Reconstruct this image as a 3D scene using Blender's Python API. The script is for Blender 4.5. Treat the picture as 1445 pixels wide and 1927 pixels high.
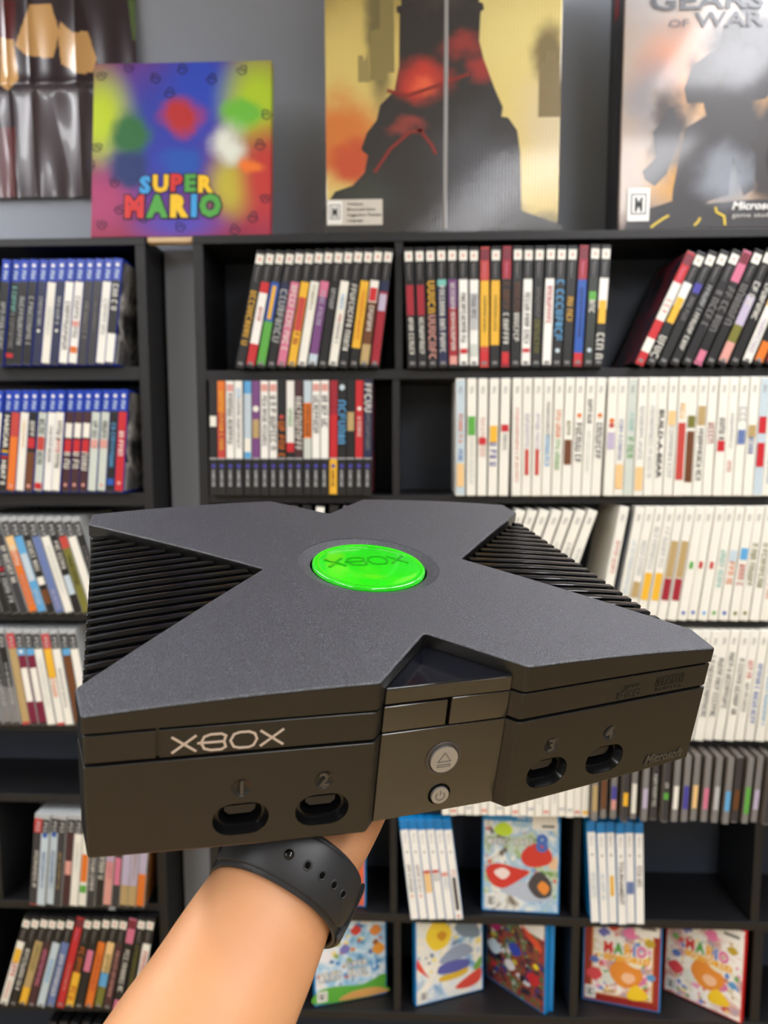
import bpy, bmesh, math, random
from mathutils import Matrix, Vector
random.seed(7)
for o in list(bpy.data.objects): bpy.data.objects.remove(o)
S = bpy.context.scene
COL = S.collection
# ------------------------------------------------------------------ camera
FPX = 1391.7; PW, PH = 1445.0, 1927.0
EYE = Vector((0, 0, 1.40))
PITCH, YAW, ROLL = 0.1026089, -0.03961212, -0.0023001
def _m(r): return Matrix(r)
cy_, sy_ = math.cos(YAW), math.sin(YAW); cp, sp = math.cos(PITCH), math.sin(PITCH); cr, sr = math.cos(ROLL), math.sin(ROLL)
M = _m(((cr,-sr,0),(sr,cr,0),(0,0,1))) @ _m(((1,0,0),(0,cp,-sp),(0,sp,cp))) @ _m(((1,0,0),(0,0,-1),(0,1,0))) @ _m(((cy_,-sy_,0),(sy_,cy_,0),(0,0,1)))
MT = M.transposed()                      # camera axes (right, down, forward) -> world
cam = bpy.data.cameras.new('camera'); camo = bpy.data.objects.new('camera', cam); COL.objects.link(camo)
camo.matrix_world = Matrix.Translation(EYE) @ (MT @ _m(((1,0,0),(0,-1,0),(0,0,-1)))).to_4x4()
cam.sensor_fit = 'VERTICAL'; cam.sensor_height = 36; cam.lens = FPX/PH*36
cam.clip_start = 0.02; cam.clip_end = 30
cam.dof.use_dof = True; cam.dof.focus_distance = 0.42; cam.dof.aperture_fstop = 8.0
S.camera = camo
def at(px, py, Y):
    d = MT @ Vector(((px-PW/2)/FPX, (py-PH/2)/FPX, 1)); return EYE + d*(Y/d.y)
def onz(px, py, z):
    d = MT @ Vector(((px-PW/2)/FPX, (py-PH/2)/FPX, 1)); return EYE + d*((z-EYE.z)/d.z)
def deep(px, py, depth):                 # millimetre depth along the view axis
    return EYE + MT @ (Vector(((px-PW/2)/FPX, (py-PH/2)/FPX, 1))*depth/1000)
# ------------------------------------------------------------------ light and exposure
S.view_settings.view_transform = 'Standard'; S.view_settings.look = 'None'
S.view_settings.exposure = 0.42; S.view_settings.gamma = 1; S.view_settings.use_curve_mapping = False
W = bpy.data.worlds.new('world'); S.world = W; W.use_nodes = True
W.node_tree.nodes['Background'].inputs[0].default_value = (1, 1, 1, 1); W.node_tree.nodes['Background'].inputs[1].default_value = 0.25
PANEL_STRENGTH = 18.5
PANELS = [(x, y) for x in (-1.5, .88) for y in (.64, -.95, -2.5)]
ROOM = dict(x0=-3.0, x1=3.2, y0=-4.0, y1=1.39, h=2.48)

# ------------------------------------------------------------------ helpers
def lin(c): return tuple((x/255/12.92) if x/255 <= .04045 else ((x/255+.055)/1.055)**2.4 for x in c)
MATS = {}
def mat(c, rough=.45, name=None, metal=0, spec=.5, coat=0, bump=0, bscale=400, sss=0, var=0, trans=0, emit=0):
    k = (tuple(c), rough, metal, spec, coat, bump, bscale, sss, var, trans, emit)
    if k in MATS: return MATS[k]
    m = bpy.data.materials.new(name or 'mat_%d_%d_%d' % tuple(c)); m.use_nodes = True
    nt = m.node_tree; b = nt.nodes['Principled BSDF']; L = lin(c)+(1,)
    b.inputs['Base Color'].default_value = L; b.inputs['Roughness'].default_value = rough
    b.inputs['Metallic'].default_value = metal; b.inputs['Specular IOR Level'].default_value = spec
    b.inputs['Coat Weight'].default_value = coat; b.inputs['Coat Roughness'].default_value = .05
    if sss:
        b.inputs['Subsurface Weight'].default_value = sss; b.inputs['Subsurface Radius'].default_value = (.012,.004,.002); b.inputs['Subsurface Scale'].default_value = 1
    if trans: b.inputs['Transmission Weight'].default_value = trans
    if emit: b.inputs['Emission Color'].default_value = L; b.inputs['Emission Strength'].default_value = emit
    if bump or var:
        tc = nt.nodes.new('ShaderNodeTexCoord'); n = nt.nodes.new('ShaderNodeTexNoise'); n.inputs['Scale'].default_value = bscale; n.inputs['Detail'].default_value = 3
        nt.links.new(tc.outputs['Object'], n.inputs['Vector'])
        if bump:
            bp = nt.nodes.new('ShaderNodeBump'); bp.inputs['Strength'].default_value = bump; bp.inputs['Distance'].default_value = .0006
            nt.links.new(n.outputs['Fac'], bp.inputs['Height']); nt.links.new(bp.outputs['Normal'], b.inputs['Normal'])
        if var:
            mx = nt.nodes.new('ShaderNodeMix'); mx.data_type = 'RGBA'; mx.inputs['A'].default_value = tuple(v*(1-var) for v in L[:3])+(1,); mx.inputs['B'].default_value = tuple(min(1,v*(1+var)) for v in L[:3])+(1,)
            nt.links.new(n.outputs['Fac'], mx.inputs['Factor']); nt.links.new(mx.outputs['Result'], b.inputs['Base Color'])
    MATS[k] = m; return m
def art(name, cols, scale=14, rough=.3, coat=0, distort=.6, seed=0.0, bump=0, stretch=(1,1,1)):
    """printed artwork: soft patches of the given colours"""
    m = bpy.data.materials.new(name); m.use_nodes = True; nt = m.node_tree; b = nt.nodes['Principled BSDF']
    b.inputs['Roughness'].default_value = rough; b.inputs['Coat Weight'].default_value = coat; b.inputs['Coat Roughness'].default_value = .08
    tc = nt.nodes.new('ShaderNodeTexCoord'); mp = nt.nodes.new('ShaderNodeMapping'); mp.inputs['Location'].default_value = (seed, seed*.37, seed*.71); mp.inputs['Scale'].default_value = stretch
    n = nt.nodes.new('ShaderNodeTexNoise'); n.inputs['Scale'].default_value = scale; n.inputs['Detail'].default_value = 3; n.inputs['Distortion'].default_value = distort
    r = nt.nodes.new('ShaderNodeValToRGB'); r.color_ramp.interpolation = 'LINEAR'
    els = r.color_ramp.elements; k = len(cols)
    for i, c in enumerate(cols):
        p = .28 + .44*i/max(1, k-1)
        e = els[i] if i < 2 else els.new(p)
        e.position = p if i != 1 or k == 2 else p
        e.color = lin(c)+(1,)
    nt.links.new(tc.outputs['Object'], mp.inputs['Vector']); nt.links.new(mp.outputs['Vector'], n.inputs['Vector'])
    nt.links.new(n.outputs['Fac'], r.inputs['Fac']); nt.links.new(r.outputs['Color'], b.inputs['Base Color'])
    if bump:
        bp = nt.nodes.new('ShaderNodeBump'); bp.inputs['Strength'].default_value = bump; bp.inputs['Distance'].default_value = .004
        nt.links.new(n.outputs['Fac'], bp.inputs['Height']); nt.links.new(bp.outputs['Normal'], b.inputs['Normal'])
    return m
def tagit(o, label=None, cat=None, group=None, kind=None):
    if label: o['label'] = label
    if cat: o['category'] = cat
    if group: o['group'] = group
    if kind: o['kind'] = kind
    return o
def empty(name, label, cat, mw=None, group=None):
    o = bpy.data.objects.new(name, None); o.empty_display_size = .02; COL.objects.link(o)
    if mw is not None: o.matrix_world = mw
    return tagit(o, label, cat, group)
class MB:
    """collects faces with materials, then becomes one mesh object"""
    def __init__(s): s.v = []; s.f = []; s.m = []; s.mats = []; s.smooth = []
    def mi(s, m):
        if m not in s.mats: s.mats.append(m)
        return s.mats.index(m)
    def add(s, vs, fs, m, smooth=False):
        b = len(s.v); s.v += [tuple(v) for v in vs]; i = s.mi(m)
        for f in fs: s.f.append(tuple(b+k for k in f)); s.m.append(i); s.smooth.append(smooth)
    def box(s, x0, x1, y0, y1, z0, z1, m, bev=0):
        if bev:
            bm = bmesh.new(); bmesh.ops.create_cube(bm, size=1)
            for v in bm.verts: v.co = Vector((x0+(v.co.x+.5)*(x1-x0), y0+(v.co.y+.5)*(y1-y0), z0+(v.co.z+.5)*(z1-z0)))
            bmesh.ops.bevel(bm, geom=bm.edges[:], offset=bev, segments=2, profile=.5, affect='EDGES'); s.bm(bm, m); return
        v = [(x,y,z) for x in (x0,x1) for y in (y0,y1) for z in (z0,z1)]
        s.add(v, [(0,1,3,2),(4,6,7,5),(0,4,5,1),(2,3,7,6),(0,2,6,4),(1,5,7,3)], m)
    def bm(s, bm, m, smooth=False):
        bmesh.ops.recalc_face_normals(bm, faces=bm.faces[:])
        bm.verts.index_update(); s.add([v.co.copy() for v in bm.verts], [[v.index for v in f.verts] for f in bm.faces], m, smooth); bm.free()
    def tube(s, pts, rad, m, n=12, cap=True, smooth=True):
        pts = [Vector(p) for p in pts]; rings = []; up = Vector((0,0,1))
        for i, p in enumerate(pts):
            d = (pts[min(i+1,len(pts)-1)]-pts[max(i-1,0)]).normalized()
            a = d.cross(up if abs(d.z) < .9 else Vector((1,0,0))).normalized(); b = d.cross(a)
            r = rad[i] if isinstance(rad, (list,tuple)) else rad
            rings.append([p + a*math.cos(t*2*math.pi/n)*r + b*math.sin(t*2*math.pi/n)*r for t in range(n)])
        vs = [v for r in rings for v in r]; fs = []
        for i in range(len(rings)-1):
            for t in range(n): fs.append((i*n+t, i*n+(t+1)%n, (i+1)*n+(t+1)%n, (i+1)*n+t))
        if cap: fs += [tuple(range(n))[::-1], tuple((len(rings)-1)*n+t for t in range(n))]
        s.add(vs, fs, m, smooth)
    def build(s, name, parent=None, mw=None):
        me = bpy.data.meshes.new(name); me.from_pydata(s.v, [], s.f); 
        for m in s.mats: me.materials.append(m)
        me.polygons.foreach_set('material_index', s.m); me.polygons.foreach_set('use_smooth', s.smooth); me.update()
        o = bpy.data.objects.new(name, me); COL.objects.link(o)
        if parent: o.parent = parent
        if mw is not None: o.matrix_world = mw
        return o
def link_mesh(name, me, parent=None, mw=None):
    o = bpy.data.objects.new(name, me); COL.objects.link(o)
    if parent: o.parent = parent
    if mw is not None: o.matrix_world = mw
    return o
_tc = {}
def text2d(s, bold=0.0):
    """letter shapes, capital height 1; returns verts, faces, width"""
    k = (s, bold)
    if k in _tc: return _tc[k]
    cu = bpy.data.curves.new('t', 'FONT'); cu.body = s; cu.size = 1/.73; cu.resolution_u = 2; cu.offset = bold; cu.fill_mode = 'FRONT'
    ob = bpy.data.objects.new('t', cu); COL.objects.link(ob); bpy.context.view_layer.update()
    dg = bpy.context.evaluated_depsgraph_get(); me = bpy.data.meshes.new_from_object(ob.evaluated_get(dg))
    vs = [(v.co.x, v.co.y) for v in me.vertices]; fs = [tuple(p.vertices) for p in me.polygons]
    bpy.data.objects.remove(ob); bpy.data.curves.remove(cu); bpy.data.meshes.remove(me)
    w0 = min([v[0] for v in vs] or [0]); w = max([v[0] for v in vs] or [1])-w0
    vs = [(x-w0, y) for x, y in vs]; _tc[k] = (vs, fs, w); return _tc[k]
def stroke2d(pts, w, closed=False):
    """thick polyline as quads with mitred joints"""
    n = len(pts); P = [Vector(p) for p in pts]; Lf = []; Rt = []
    for i in range(n):
        a = P[i-1] if (i > 0 or closed) else P[i]; b = P[(i+1) % n] if (i < n-1 or closed) else P[i]
        d1 = (P[i]-a); d2 = (b-P[i]); d1 = d1.normalized() if d1.length else d2.normalized(); d2 = d2.normalized() if d2.length else d1
        n1 = Vector((-d1.y, d1.x)); n2 = Vector((-d2.y, d2.x)); t = (n1+n2).normalized(); k = w/2/max(.35, t.dot(n1))
        Lf.append(P[i]+t*k); Rt.append(P[i]-t*k)
    vs = [tuple(v) for v in Lf+Rt]; m = n if closed else n-1
    return vs, [(i, n+i, n+(i+1) % n, (i+1) % n) for i in range(m)]
XBOX_STROKES = []
def _x(x0, x1, nub=False):
    return [([(x0,0),(x1,1)],False),([(x0,1),(x1,0)],False)]
def xbox_logo():
    """the console wordmark as strokes; height 1, width about 5.6"""
    a = []
    a += _x(0,1.25)
    a += [([(1.66,.12),(1.5,.5),(1.66,.88),(2.0,1),(2.55,1),(2.78,.85),(2.68,.5),(2.78,.15),(2.55,0),(2.0,0)],True), ([(1.3,.5),(2.7,.5)],False)]
    a += [([(3.2,.1),(3.02,.5),(3.2,.9),(3.5,1),(4.0,1),(4.3,.85),(4.42,.5),(4.24,.1),(4.0,0),(3.5,0)],True)]
    a += _x(4.6,5.85)
    out = []
    for p, c in a: out.append(stroke2d(p, .13, c))
    return out
def temp_obj(mb): return mb.build('tmp')
def boolean(o, cutter, op='DIFFERENCE'):
    md = o.modifiers.new('b', 'BOOLEAN'); md.object = cutter; md.operation = op; md.solver = 'EXACT'
    bpy.context.view_layer.update(); dg = bpy.context.evaluated_depsgraph_get()
    me = bpy.data.meshes.new_from_object(o.evaluated_get(dg)); o.modifiers.clear(); o.data = me
    bpy.data.objects.remove(cutter)
def autosmooth(o, ang=35):
    """smooth shading with the sharp edges kept sharp"""
    me = o.data; bm = bmesh.new(); bm.from_mesh(me)
    for f in bm.faces: f.smooth = True
    for e in bm.edges:
        e.smooth = not (len(e.link_faces) != 2 or e.calc_face_angle(0) > math.radians(ang))
    bm.to_mesh(me); bm.free(); return o

# ------------------------------------------------------------------ room
wallm = mat((146,152,163), .55, 'grey_blue_wall_paint', bump=.25, bscale=220)
def structure(name, mb): o = mb.build(name); o['kind'] = 'structure'; return o
R_ = ROOM; mb = MB(); mb.box(R_['x0'],R_['x1'],R_['y1'],R_['y1']+.1,0,R_['h'],wallm); structure('wall_back', mb)
mb = MB(); mb.box(R_['x0'],R_['x1'],R_['y0']-.1,R_['y0'],0,R_['h'],mat((196,198,196),.8,'pale_wall_paint')); structure('wall_front', mb)
mb = MB(); mb.box(R_['x0']-.1,R_['x0'],R_['y0'],R_['y1'],0,R_['h'],mat((196,198,196),.8)); structure('wall_left', mb)
mb = MB(); mb.box(R_['x1'],R_['x1']+.1,R_['y0'],R_['y1'],0,R_['h'],mat((196,198,196),.8)); structure('wall_right', mb)
mb = MB(); mb.box(R_['x0'],R_['x1'],R_['y0'],R_['y1'],-.1,0,mat((176,150,104),.5,'oak_floor',bump=.2,bscale=12,var=.25)); structure('floor', mb)
mb = MB(); mb.box(R_['x0'],R_['x1'],R_['y0'],R_['y1'],R_['h'],R_['h']+.1,mat((224,226,226),.9,'ceiling_tile')); structure('ceiling', mb)
for i, (x, y) in enumerate(PANELS):
    e = empty('ceiling_light', 'white oblong light panel flush in the ceiling, outside the picture', 'ceiling light', Matrix.Translation((x,y,R_['h'])), 'ceiling light panels')
    mb = MB(); gx, gy = .17, .62
    for a in ((-gx,gx,-gy,-gy+.02),(-gx,gx,gy-.02,gy),(-gx,-gx+.02,-gy+.02,gy-.02),(gx-.02,gx,-gy+.02,gy-.02)): mb.box(*a,-.02,0,mat((235,235,235),.5))
    mb.build('frame', e)
    mb = MB(); mb.box(-gx+.02,gx-.02,-gy+.02,gy-.02,-.012,-.002,mat((252,252,255),.5,'light_diffuser',emit=PANEL_STRENGTH)); mb.build('diffuser', e)

# ------------------------------------------------------------------ bookcases
D = 1.21                     # front of the game spines
FB = D+.016                  # front edge of the boards
BK = 1.375
lam = mat((21,21,24), .5, 'black_laminate', bump=.1, bscale=60)
lamin = mat((50,57,69), .6, 'dark_back_board')
def zat(py, px=722, Y=FB): return at(px, py, Y).z
def xat(px, py, Y=FB): return at(px, py, Y).x
TH = .0155
def board(parent, name, x0, x1, ztop, th=TH, y1=BK):
    mb = MB(); mb.box(x0, x1, FB, y1, ztop-th, ztop, lam, .0008); return mb.build(name, parent)
def upright(parent, name, x0, x1, z0, z1, y0=FB):
    mb = MB(); mb.box(x0, x1, y0, BK, z0, z1, lam, .0008); return mb.build(name, parent)
# main bookcase
MX0 = xat(369, 700); MX0i = MX0+.0165; MX1 = 1.10
M_top = zat(434.5, 1000); MZ = {k: zat(v, 1000) for k, v in dict(a=690.5, b=934.5, c=1172.5, d=1396.5, e=1538.5, f=1726.5, g=1909).items()}
MZ.update(a=EYE.z+.108, b=EYE.z-.0984, c=EYE.z-.3045, d=EYE.z-.5095, e=EYE.z-.640, f=EYE.z-.8400, g=EYE.z-1.028)
THK = dict(b=.0135, c=.013, d=.0125, e=.0125)
mainb = empty('bookcase', 'black open bookcase filled with game cases behind the console', 'bookcase', Matrix.Translation((MX0, FB, 0)))
def P_(o, par):
    o.parent = par; o.matrix_parent_inverse = par.matrix_world.inverted(); return o
for k, z in MZ.items(): P_(board(None, 'shelf', MX0i, MX1-.0165, z, THK.get(k, TH)), mainb)
P_(board(None, 'shelf', MX0i, MX1-.0165, MZ['g']-.21), mainb); P_(board(None, 'shelf', MX0i, MX1-.0165, .10), mainb)
P_(board(None, 'top_board', MX0, MX1, M_top, .0135), mainb)
P_(upright(None, 'side_panel', MX0, MX0i, 0, M_top-.0135), mainb); P_(upright(None, 'side_panel', MX1-.0165, MX1, 0, M_top-.0135), mainb)
mb = MB(); mb.box(MX0i, MX1-.0165, BK-.004, BK, .1, M_top-.0135, lamin); P_(mb.build('back_panel'), mainb)
for (a, b, c, z0, z1) in ((743,758,600,MZ['a'],M_top-.0135),(738,752,820,MZ['b'],MZ['a']-TH)):
    P_(upright(None, 'divider', xat(a,c), xat(b,c), z0, z1, FB+.002), mainb)
for (a, b, c) in ((734,747,1640),(1078,1092,1640),(1418,1434,1640)):
    P_(upright(None, 'divider', xat(a,c), xat(b,c), MZ['f'], MZ['e']-.0125, FB+.002), mainb)
for (a, b, c) in ((741,754,1800),(1075,1090,1800),(1418,1436,1800)):
    P_(upright(None, 'divider', xat(a,c), xat(b,c), MZ['g'], MZ['f']-TH, FB+.002), mainb)
# left bookcase
LX1 = xat(272, 450); LX0 = LX1-1.25
L_top = zat(448, 120); LZ = {}
LZ['a'] = at(120,689,D).z; LZ['b'] = at(120,929,D).z; LZ['c'] = at(100,1157,D).z; LZ['d'] = at(100,1367,D).z; LZ['e'] = zat(1495,80); LZ['f'] = EYE.z-.831; LZ['g'] = EYE.z-1.029
leftb = empty('bookcase', 'black bookcase at the left edge with blue-topped cases on top', 'bookcase', Matrix.Translation((LX0, FB, 0)))
for k, z in LZ.items(): P_(board(None, 'shelf', LX0+.0165, LX1-.0165, z, .022 if k in 'ab' else .0145), leftb)
P_(board(None, 'shelf', LX0+.0165, LX1-.0165, LZ['g']-.215), leftb); P_(board(None, 'shelf', LX0+.0165, LX1-.0165, .10), leftb)
P_(board(None, 'top_board', LX0, LX1, L_top, .0125), leftb)
P_(upright(None, 'side_panel', LX1-.0165, LX1, 0, L_top-.0125), leftb); P_(upright(None, 'side_panel', LX0, LX0+.0165, 0, L_top-.0125), leftb)
mb = MB(); mb.box(LX0+.0165, LX1-.0165, BK-.004, BK, .1, L_top-.0125, lamin); P_(mb.build('back_panel'), leftb)
P_(upright(None, 'divider', xat(-14,1650), xat(2,1650), LZ['f'], LZ['e']-.0145, FB+.002), leftb)
P_(upright(None, 'divider', xat(-26,1820), xat(-10,1820), LZ['g'], LZ['f']-.0145, FB+.002), leftb)
# pilaster between the two bookcases
mb = MB(); mb.box(LX1+.004, MX0-.004, 1.31, R_['y1'], 0, M_top-.002, wallm); o = structure('trim_1', mb)

# ------------------------------------------------------------------ game cases
C = dict(k=(30,30,32), w=(240,238,228), W=(244,243,238), r=(200,40,48), o=(226,120,40), y=(238,184,52), g=(92,170,70), b=(40,90,180), n=(38,44,78), s=(96,170,222),
         G=(128,126,126), l=(186,188,190), p=(214,120,150), P=(120,72,130), m=(120,26,58), t=(186,160,110), B=(110,66,36), c=(160,34,50), M=(70,40,46), T=(120,190,180), L=(190,180,205), O=(120,118,50), S=(104,124,176), a=(196,212,222), A=(206,214,206), d=(56,56,62), e=(238,200,140), i=(222,160,150), R=(196,70,62), D=(46,52,46), z=(70,66,160))
def cm(ch, rough=.38): return mat(C[ch], rough, 'print_'+'_'.join(map(str, C[ch])))
KIND = dict(
 ps4=dict(h=.1715, t=.0148, d=.135, shell=((24,52,160),.25)),
 ps2=dict(h=.190, t=.0148, d=.135, shell=((22,22,24),.35)),
 ps2b=dict(h=.1825, t=.0148, d=.135, shell=((22,22,24),.35)),
 gc=dict(h=.190, t=.0148, d=.135, shell=((22,22,24),.35)),
 wii=dict(h=.190, t=.0150, d=.135, shell=((240,238,230),.4)),
 ps3=dict(h=.1715, t=.0145, d=.135, shell=((176,180,182),.2)),
 wiiu=dict(h=.184, t=.0148, d=.135, shell=((20,128,196),.3)),
 ds=dict(h=.1165, t=.0122, d=.125, shell=((236,233,222),.4)),
 cd=dict(h=.1145, t=.0104, d=.142, shell=((116,108,102),.15)))
_shell = {}
def shell_mesh(kind, t):
    k = (kind, round(t, 4))
    if k in _shell: return _shell[k]
    K = KIND[kind]; mb = MB(); m = mat(K['shell'][0], K['shell'][1], 'case_plastic_'+kind)
    bv = .0011
    mb.box(-t/2, t/2, 0, K['d'], 0, K['h'], m, bv)
    o = mb.build('tmp'); me = o.data; bpy.data.objects.remove(o); me.name = 'case_shell'; _shell[k] = me; return me
def glyphs(mb, z0, z1, xc, hh, m, y, h, seed):
    """illegible title: a run of small letter-like marks reading downwards"""
    rnd = random.Random(seed); z = z0
    while z < z1-hh*.3:
        w = hh*rnd.choice((.45,.55,.6,.7)); st = hh*.17; zt, zb = h-z, h-min(z+w, z1)
        kind = rnd.randrange(4)
        rect = [(xc-hh/2, xc+hh/2, zt, zt-st)]
        if kind in (0,1): rect.append((xc-hh/2, xc+hh/2, zb+st, zb))
        if kind in (0,2): rect.append((xc-hh/2, xc-hh/2+st, zt, zb))
        if kind in (1,2,3): rect.append((xc+hh/2-st, xc+hh/2, zt, zb))
        if kind == 3: rect.append((xc-st/2, xc+st/2, zt, zb))
        for a, b, t_, u in rect: mb.add([(a,y,u),(b,y,u),(b,y,t_),(a,y,t_)], [(0,1,2,3)], m)
        z += w + hh*.22
        if rnd.random() < .14: z += hh*.4
def down_text(mb, s, z0, z1, xc, wmax, m, y, h, bold=.02):
    vs, fs, w = text2d(s, bold)
    hh = min(wmax, (z1-z0)/w*1.25); sc = (z1-z0)/w
    mb.add([(xc+(v-.5)*hh, y, h-(z0+u*sc)) for u, v in vs], fs, m)
def spine(kind, t, spec, seed):
    K = KIND[kind]; h = K['h']; kind = kind[:3] if kind == 'ps2b' else kind; e = .0007; x0, x1 = -t/2+e, t/2-e; mb = MB(); lay = [0]
    def Y(): return -.00015-.00012*lay[0]
    def rect(a, b, m, f0=0, f1=1):
        y = Y(); X0 = x0+(x1-x0)*f0; X1 = x0+(x1-x0)*f1
        mb.add([(X0,y,h*(1-b)),(X1,y,h*(1-b)),(X1,y,h*(1-a)),(X0,y,h*(1-a))], [(0,1,2,3)], m)
    def disc(a, rad, m, fx=.5):
        n = 14; y = Y(); X = x0+(x1-x0)*fx
        mb.add([(X+rad*math.cos(i*2*math.pi/n), y, h*(1-a)+rad*math.sin(i*2*math.pi/n)) for i in range(n)], [tuple(range(n))], m)
    parts = [p.strip() for p in spec.split(';')]; body = parts[1]; marks = parts[2:]
    hd = 'k'; top, bot = .012, .988
    if '/' in body: hd, body = body.split('/')
    a0, a1 = {'ps4':(.215,.975),'ps2':(.27,.975),'gc':(.012,.675),'ps3':(.2,.985),'wiiu':(.11,.985),'cd':(.02,.98)}.get(kind, (top,bot))
    full = {'ps4':'d','ps2':hd,'gc':'k','ps3':hd,'wiiu':'W','wii':'w','ds':'w','cd':'G'}[kind]
    rect(.05 if kind == 'ps3' else .006, .994, cm(full)); lay[0] = 1
    bands = [q for q in body.split(',') if q]
    if len(bands) == 1 and len(bands[0]) == 1: rect(a0, a1, cm(bands[0]))
    else:
        for q in bands:
            lo, hi = q[1:].split('-'); rect(float(lo), float(hi), cm(q[0]))
    lay[0] = 2
    if kind == 'ps4':
        rect(.006, .205, mat((26,66,184),.3)); lay[0] = 3; disc(.06, .0030, cm('W')); down_text(mb, 'PS4', h*.105, h*.185, 0, t*.42, cm('a'), Y(), h, .04)
    elif kind == 'ps2':
        if hd == 'k':
            rect(.035, .115, cm('w'), .04, .96); lay[0] = 3; rect(.06, .09, cm('i'), .36, .64)
            down_text(mb, 'PlayStation 2', h*.135, h*.262, 0, t*.40, cm('G'), Y(), h, .02)
        else:
            rect(.02, .115, mat((120,40,56),.4), .04, .96); lay[0] = 3; down_text(mb, 'PlayStation 2', h*.135, h*.262, 0, t*.40, cm('p'), Y(), h, .02)
        rect(.945, .97, cm('G'), .2, .8)
    elif kind == 'ps3':
        down_text(mb, 'PS3', h*.08, h*.185, 0, t*.5, cm('l'), Y(), h, .02)
    elif kind == 'gc':
        rect(.672, .682, cm('l')); lay[0] = 3
        if hd != 'k': rect(.684, .985, cm(hd)); lay[0] = 4
        disc(.742, .0034, cm('z')); lay[0] = 5; down_text(mb, 'GAMECUBE', h*.775, h*.92, 0, t*.5, cm('l' if hd == 'k' else 'B'), Y(), h, .03)
    elif kind == 'wii':
        down_text(mb, 'Wii', h*.065, h*.125, 0, t*.42, cm('G'), Y(), h, .01)
    elif kind == 'wiiu':
        rect(.006, .1, mat((14,120,190),.3)); lay[0] = 3; down_text(mb, 'Wii U', h*.13, h*.23, 0, t*.36, cm('l'), Y(), h); disc(.32, .0016, cm('d'))
    lay[0] = 6
    for q in marks:
        if not q: continue
        knd = q[0]; f = q[1:].split(':'); lo, hi = [float(v) for v in f[0].split('-')]; cc = f[1]
        if knd == 'b': rect(lo, hi, cm(cc), .08, .92)
        elif knd == 'n': rect(lo, hi, cm(cc), .28, .72)
        elif knd == 'd': disc(lo, hi*.01, cm(cc))
        elif knd == 't': glyphs(mb, h*lo, h*hi, 0, t*(float(f[2]) if len(f) > 2 else .5), cm(cc), Y(), h, seed)
        elif knd == 'T': down_text(mb, f[2], h*lo, h*hi, 0, t*.52, cm(cc), Y(), h, .04)
        lay[0] += 1
    return mb
ORD = ['first','second','third','fourth','fifth','sixth','seventh','eighth','ninth','tenth','eleventh','twelfth','thirteenth','fourteenth','fifteenth','sixteenth','seventeenth','eighteenth','nineteenth','twentieth']
covers = dict(dark=art('dark_cover_art', [(24,24,30),(60,50,70),(130,40,50),(40,44,60)], 30), grey=art('grey_cover_art', [(30,30,34),(90,88,90),(200,198,196),(40,40,46)], 22, seed=3), brown=art('brown_cover_art', [(60,40,24),(150,100,50),(90,60,40)], 26, seed=5), navy=art('navy_cover_art', [(30,50,90),(40,80,130),(24,30,60)], 20, seed=8))
SEED = [0]
def row(kind, bl, tl, br, tr, specs, phrase, group, z=None, side=None, cov='dark', Y=D, t=None, jit=0):
    K = KIND[kind]; n = len(specs); z = at(bl[0], bl[1], Y).z if z is None else z
    def X(px, zz):                      # column px at height zz on the front plane
        lo, hi = at(px, 0, Y), at(px, 1927, Y); f = (zz-hi.z)/(lo.z-hi.z); return hi.x+(lo.x-hi.x)*f
    h = K['h']; zt = z+h*.985
    xb0, xb1, xt0, xt1 = X(bl[0], z), X(br[0], z), X(tl[0], zt), X(tr[0], zt)
    l0 = math.atan2(xt0-xb0, h); l1 = math.atan2(xt1-xb1, h)
    pb = (xb1-xb0)/n; pt = (xt1-xt0)/n; t = t or min(K['t'], min(pb, pt)*math.cos((l0+l1)/2)*.985)
    for i, sp_ in enumerate(specs):
        th = l0+(l1-l0)*(i/(n-1) if n > 1 else 0); xl = xb0+(xb1-xb0-t/math.cos(th))*(i/(n-1) if n > 1 else 0)
        SEED[0] += 1; rnd = random.Random(SEED[0]); dy = rnd.uniform(0,.004) if not jit else rnd.uniform(0, jit)
        loc = Vector((xl+t/2/math.cos(th), Y+dy, z+abs(math.sin(th))*t/2+.0002))
        nm = ORD[i] if n <= 20 else ORD[i]
        desc = sp_.split(';')[0].strip()
        label = '%s, %s from left in %s' % (desc, nm, phrase)
        if len(label.split()) > 16: print('LONG', len(label.split()), label)
        e = empty('game_case' if kind != 'cd' else 'disc_case', label, 'game case', Matrix.Translation(loc) @ Matrix.Rotation(th, 4, 'Y'), group)
        link_mesh('case_shell', shell_mesh(kind, t), e)
        spine(kind, t, sp_, SEED[0]).build('spine_insert', e)
        if side and ((side == 'R' and i == n-1) or (side == 'L' and i == 0)):
            mb = MB(); x = (t/2+.0003)*(1 if side == 'R' else -1); v = [(x,.004,.004),(x,K['d']-.004,.004),(x,K['d']-.004,h-.004),(x,.004,h-.004)]
            mb.add(v, [(0,1,2,3) if side == 'R' else (3,2,1,0)], covers[cov]); mb.build('cover_insert', e)

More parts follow.
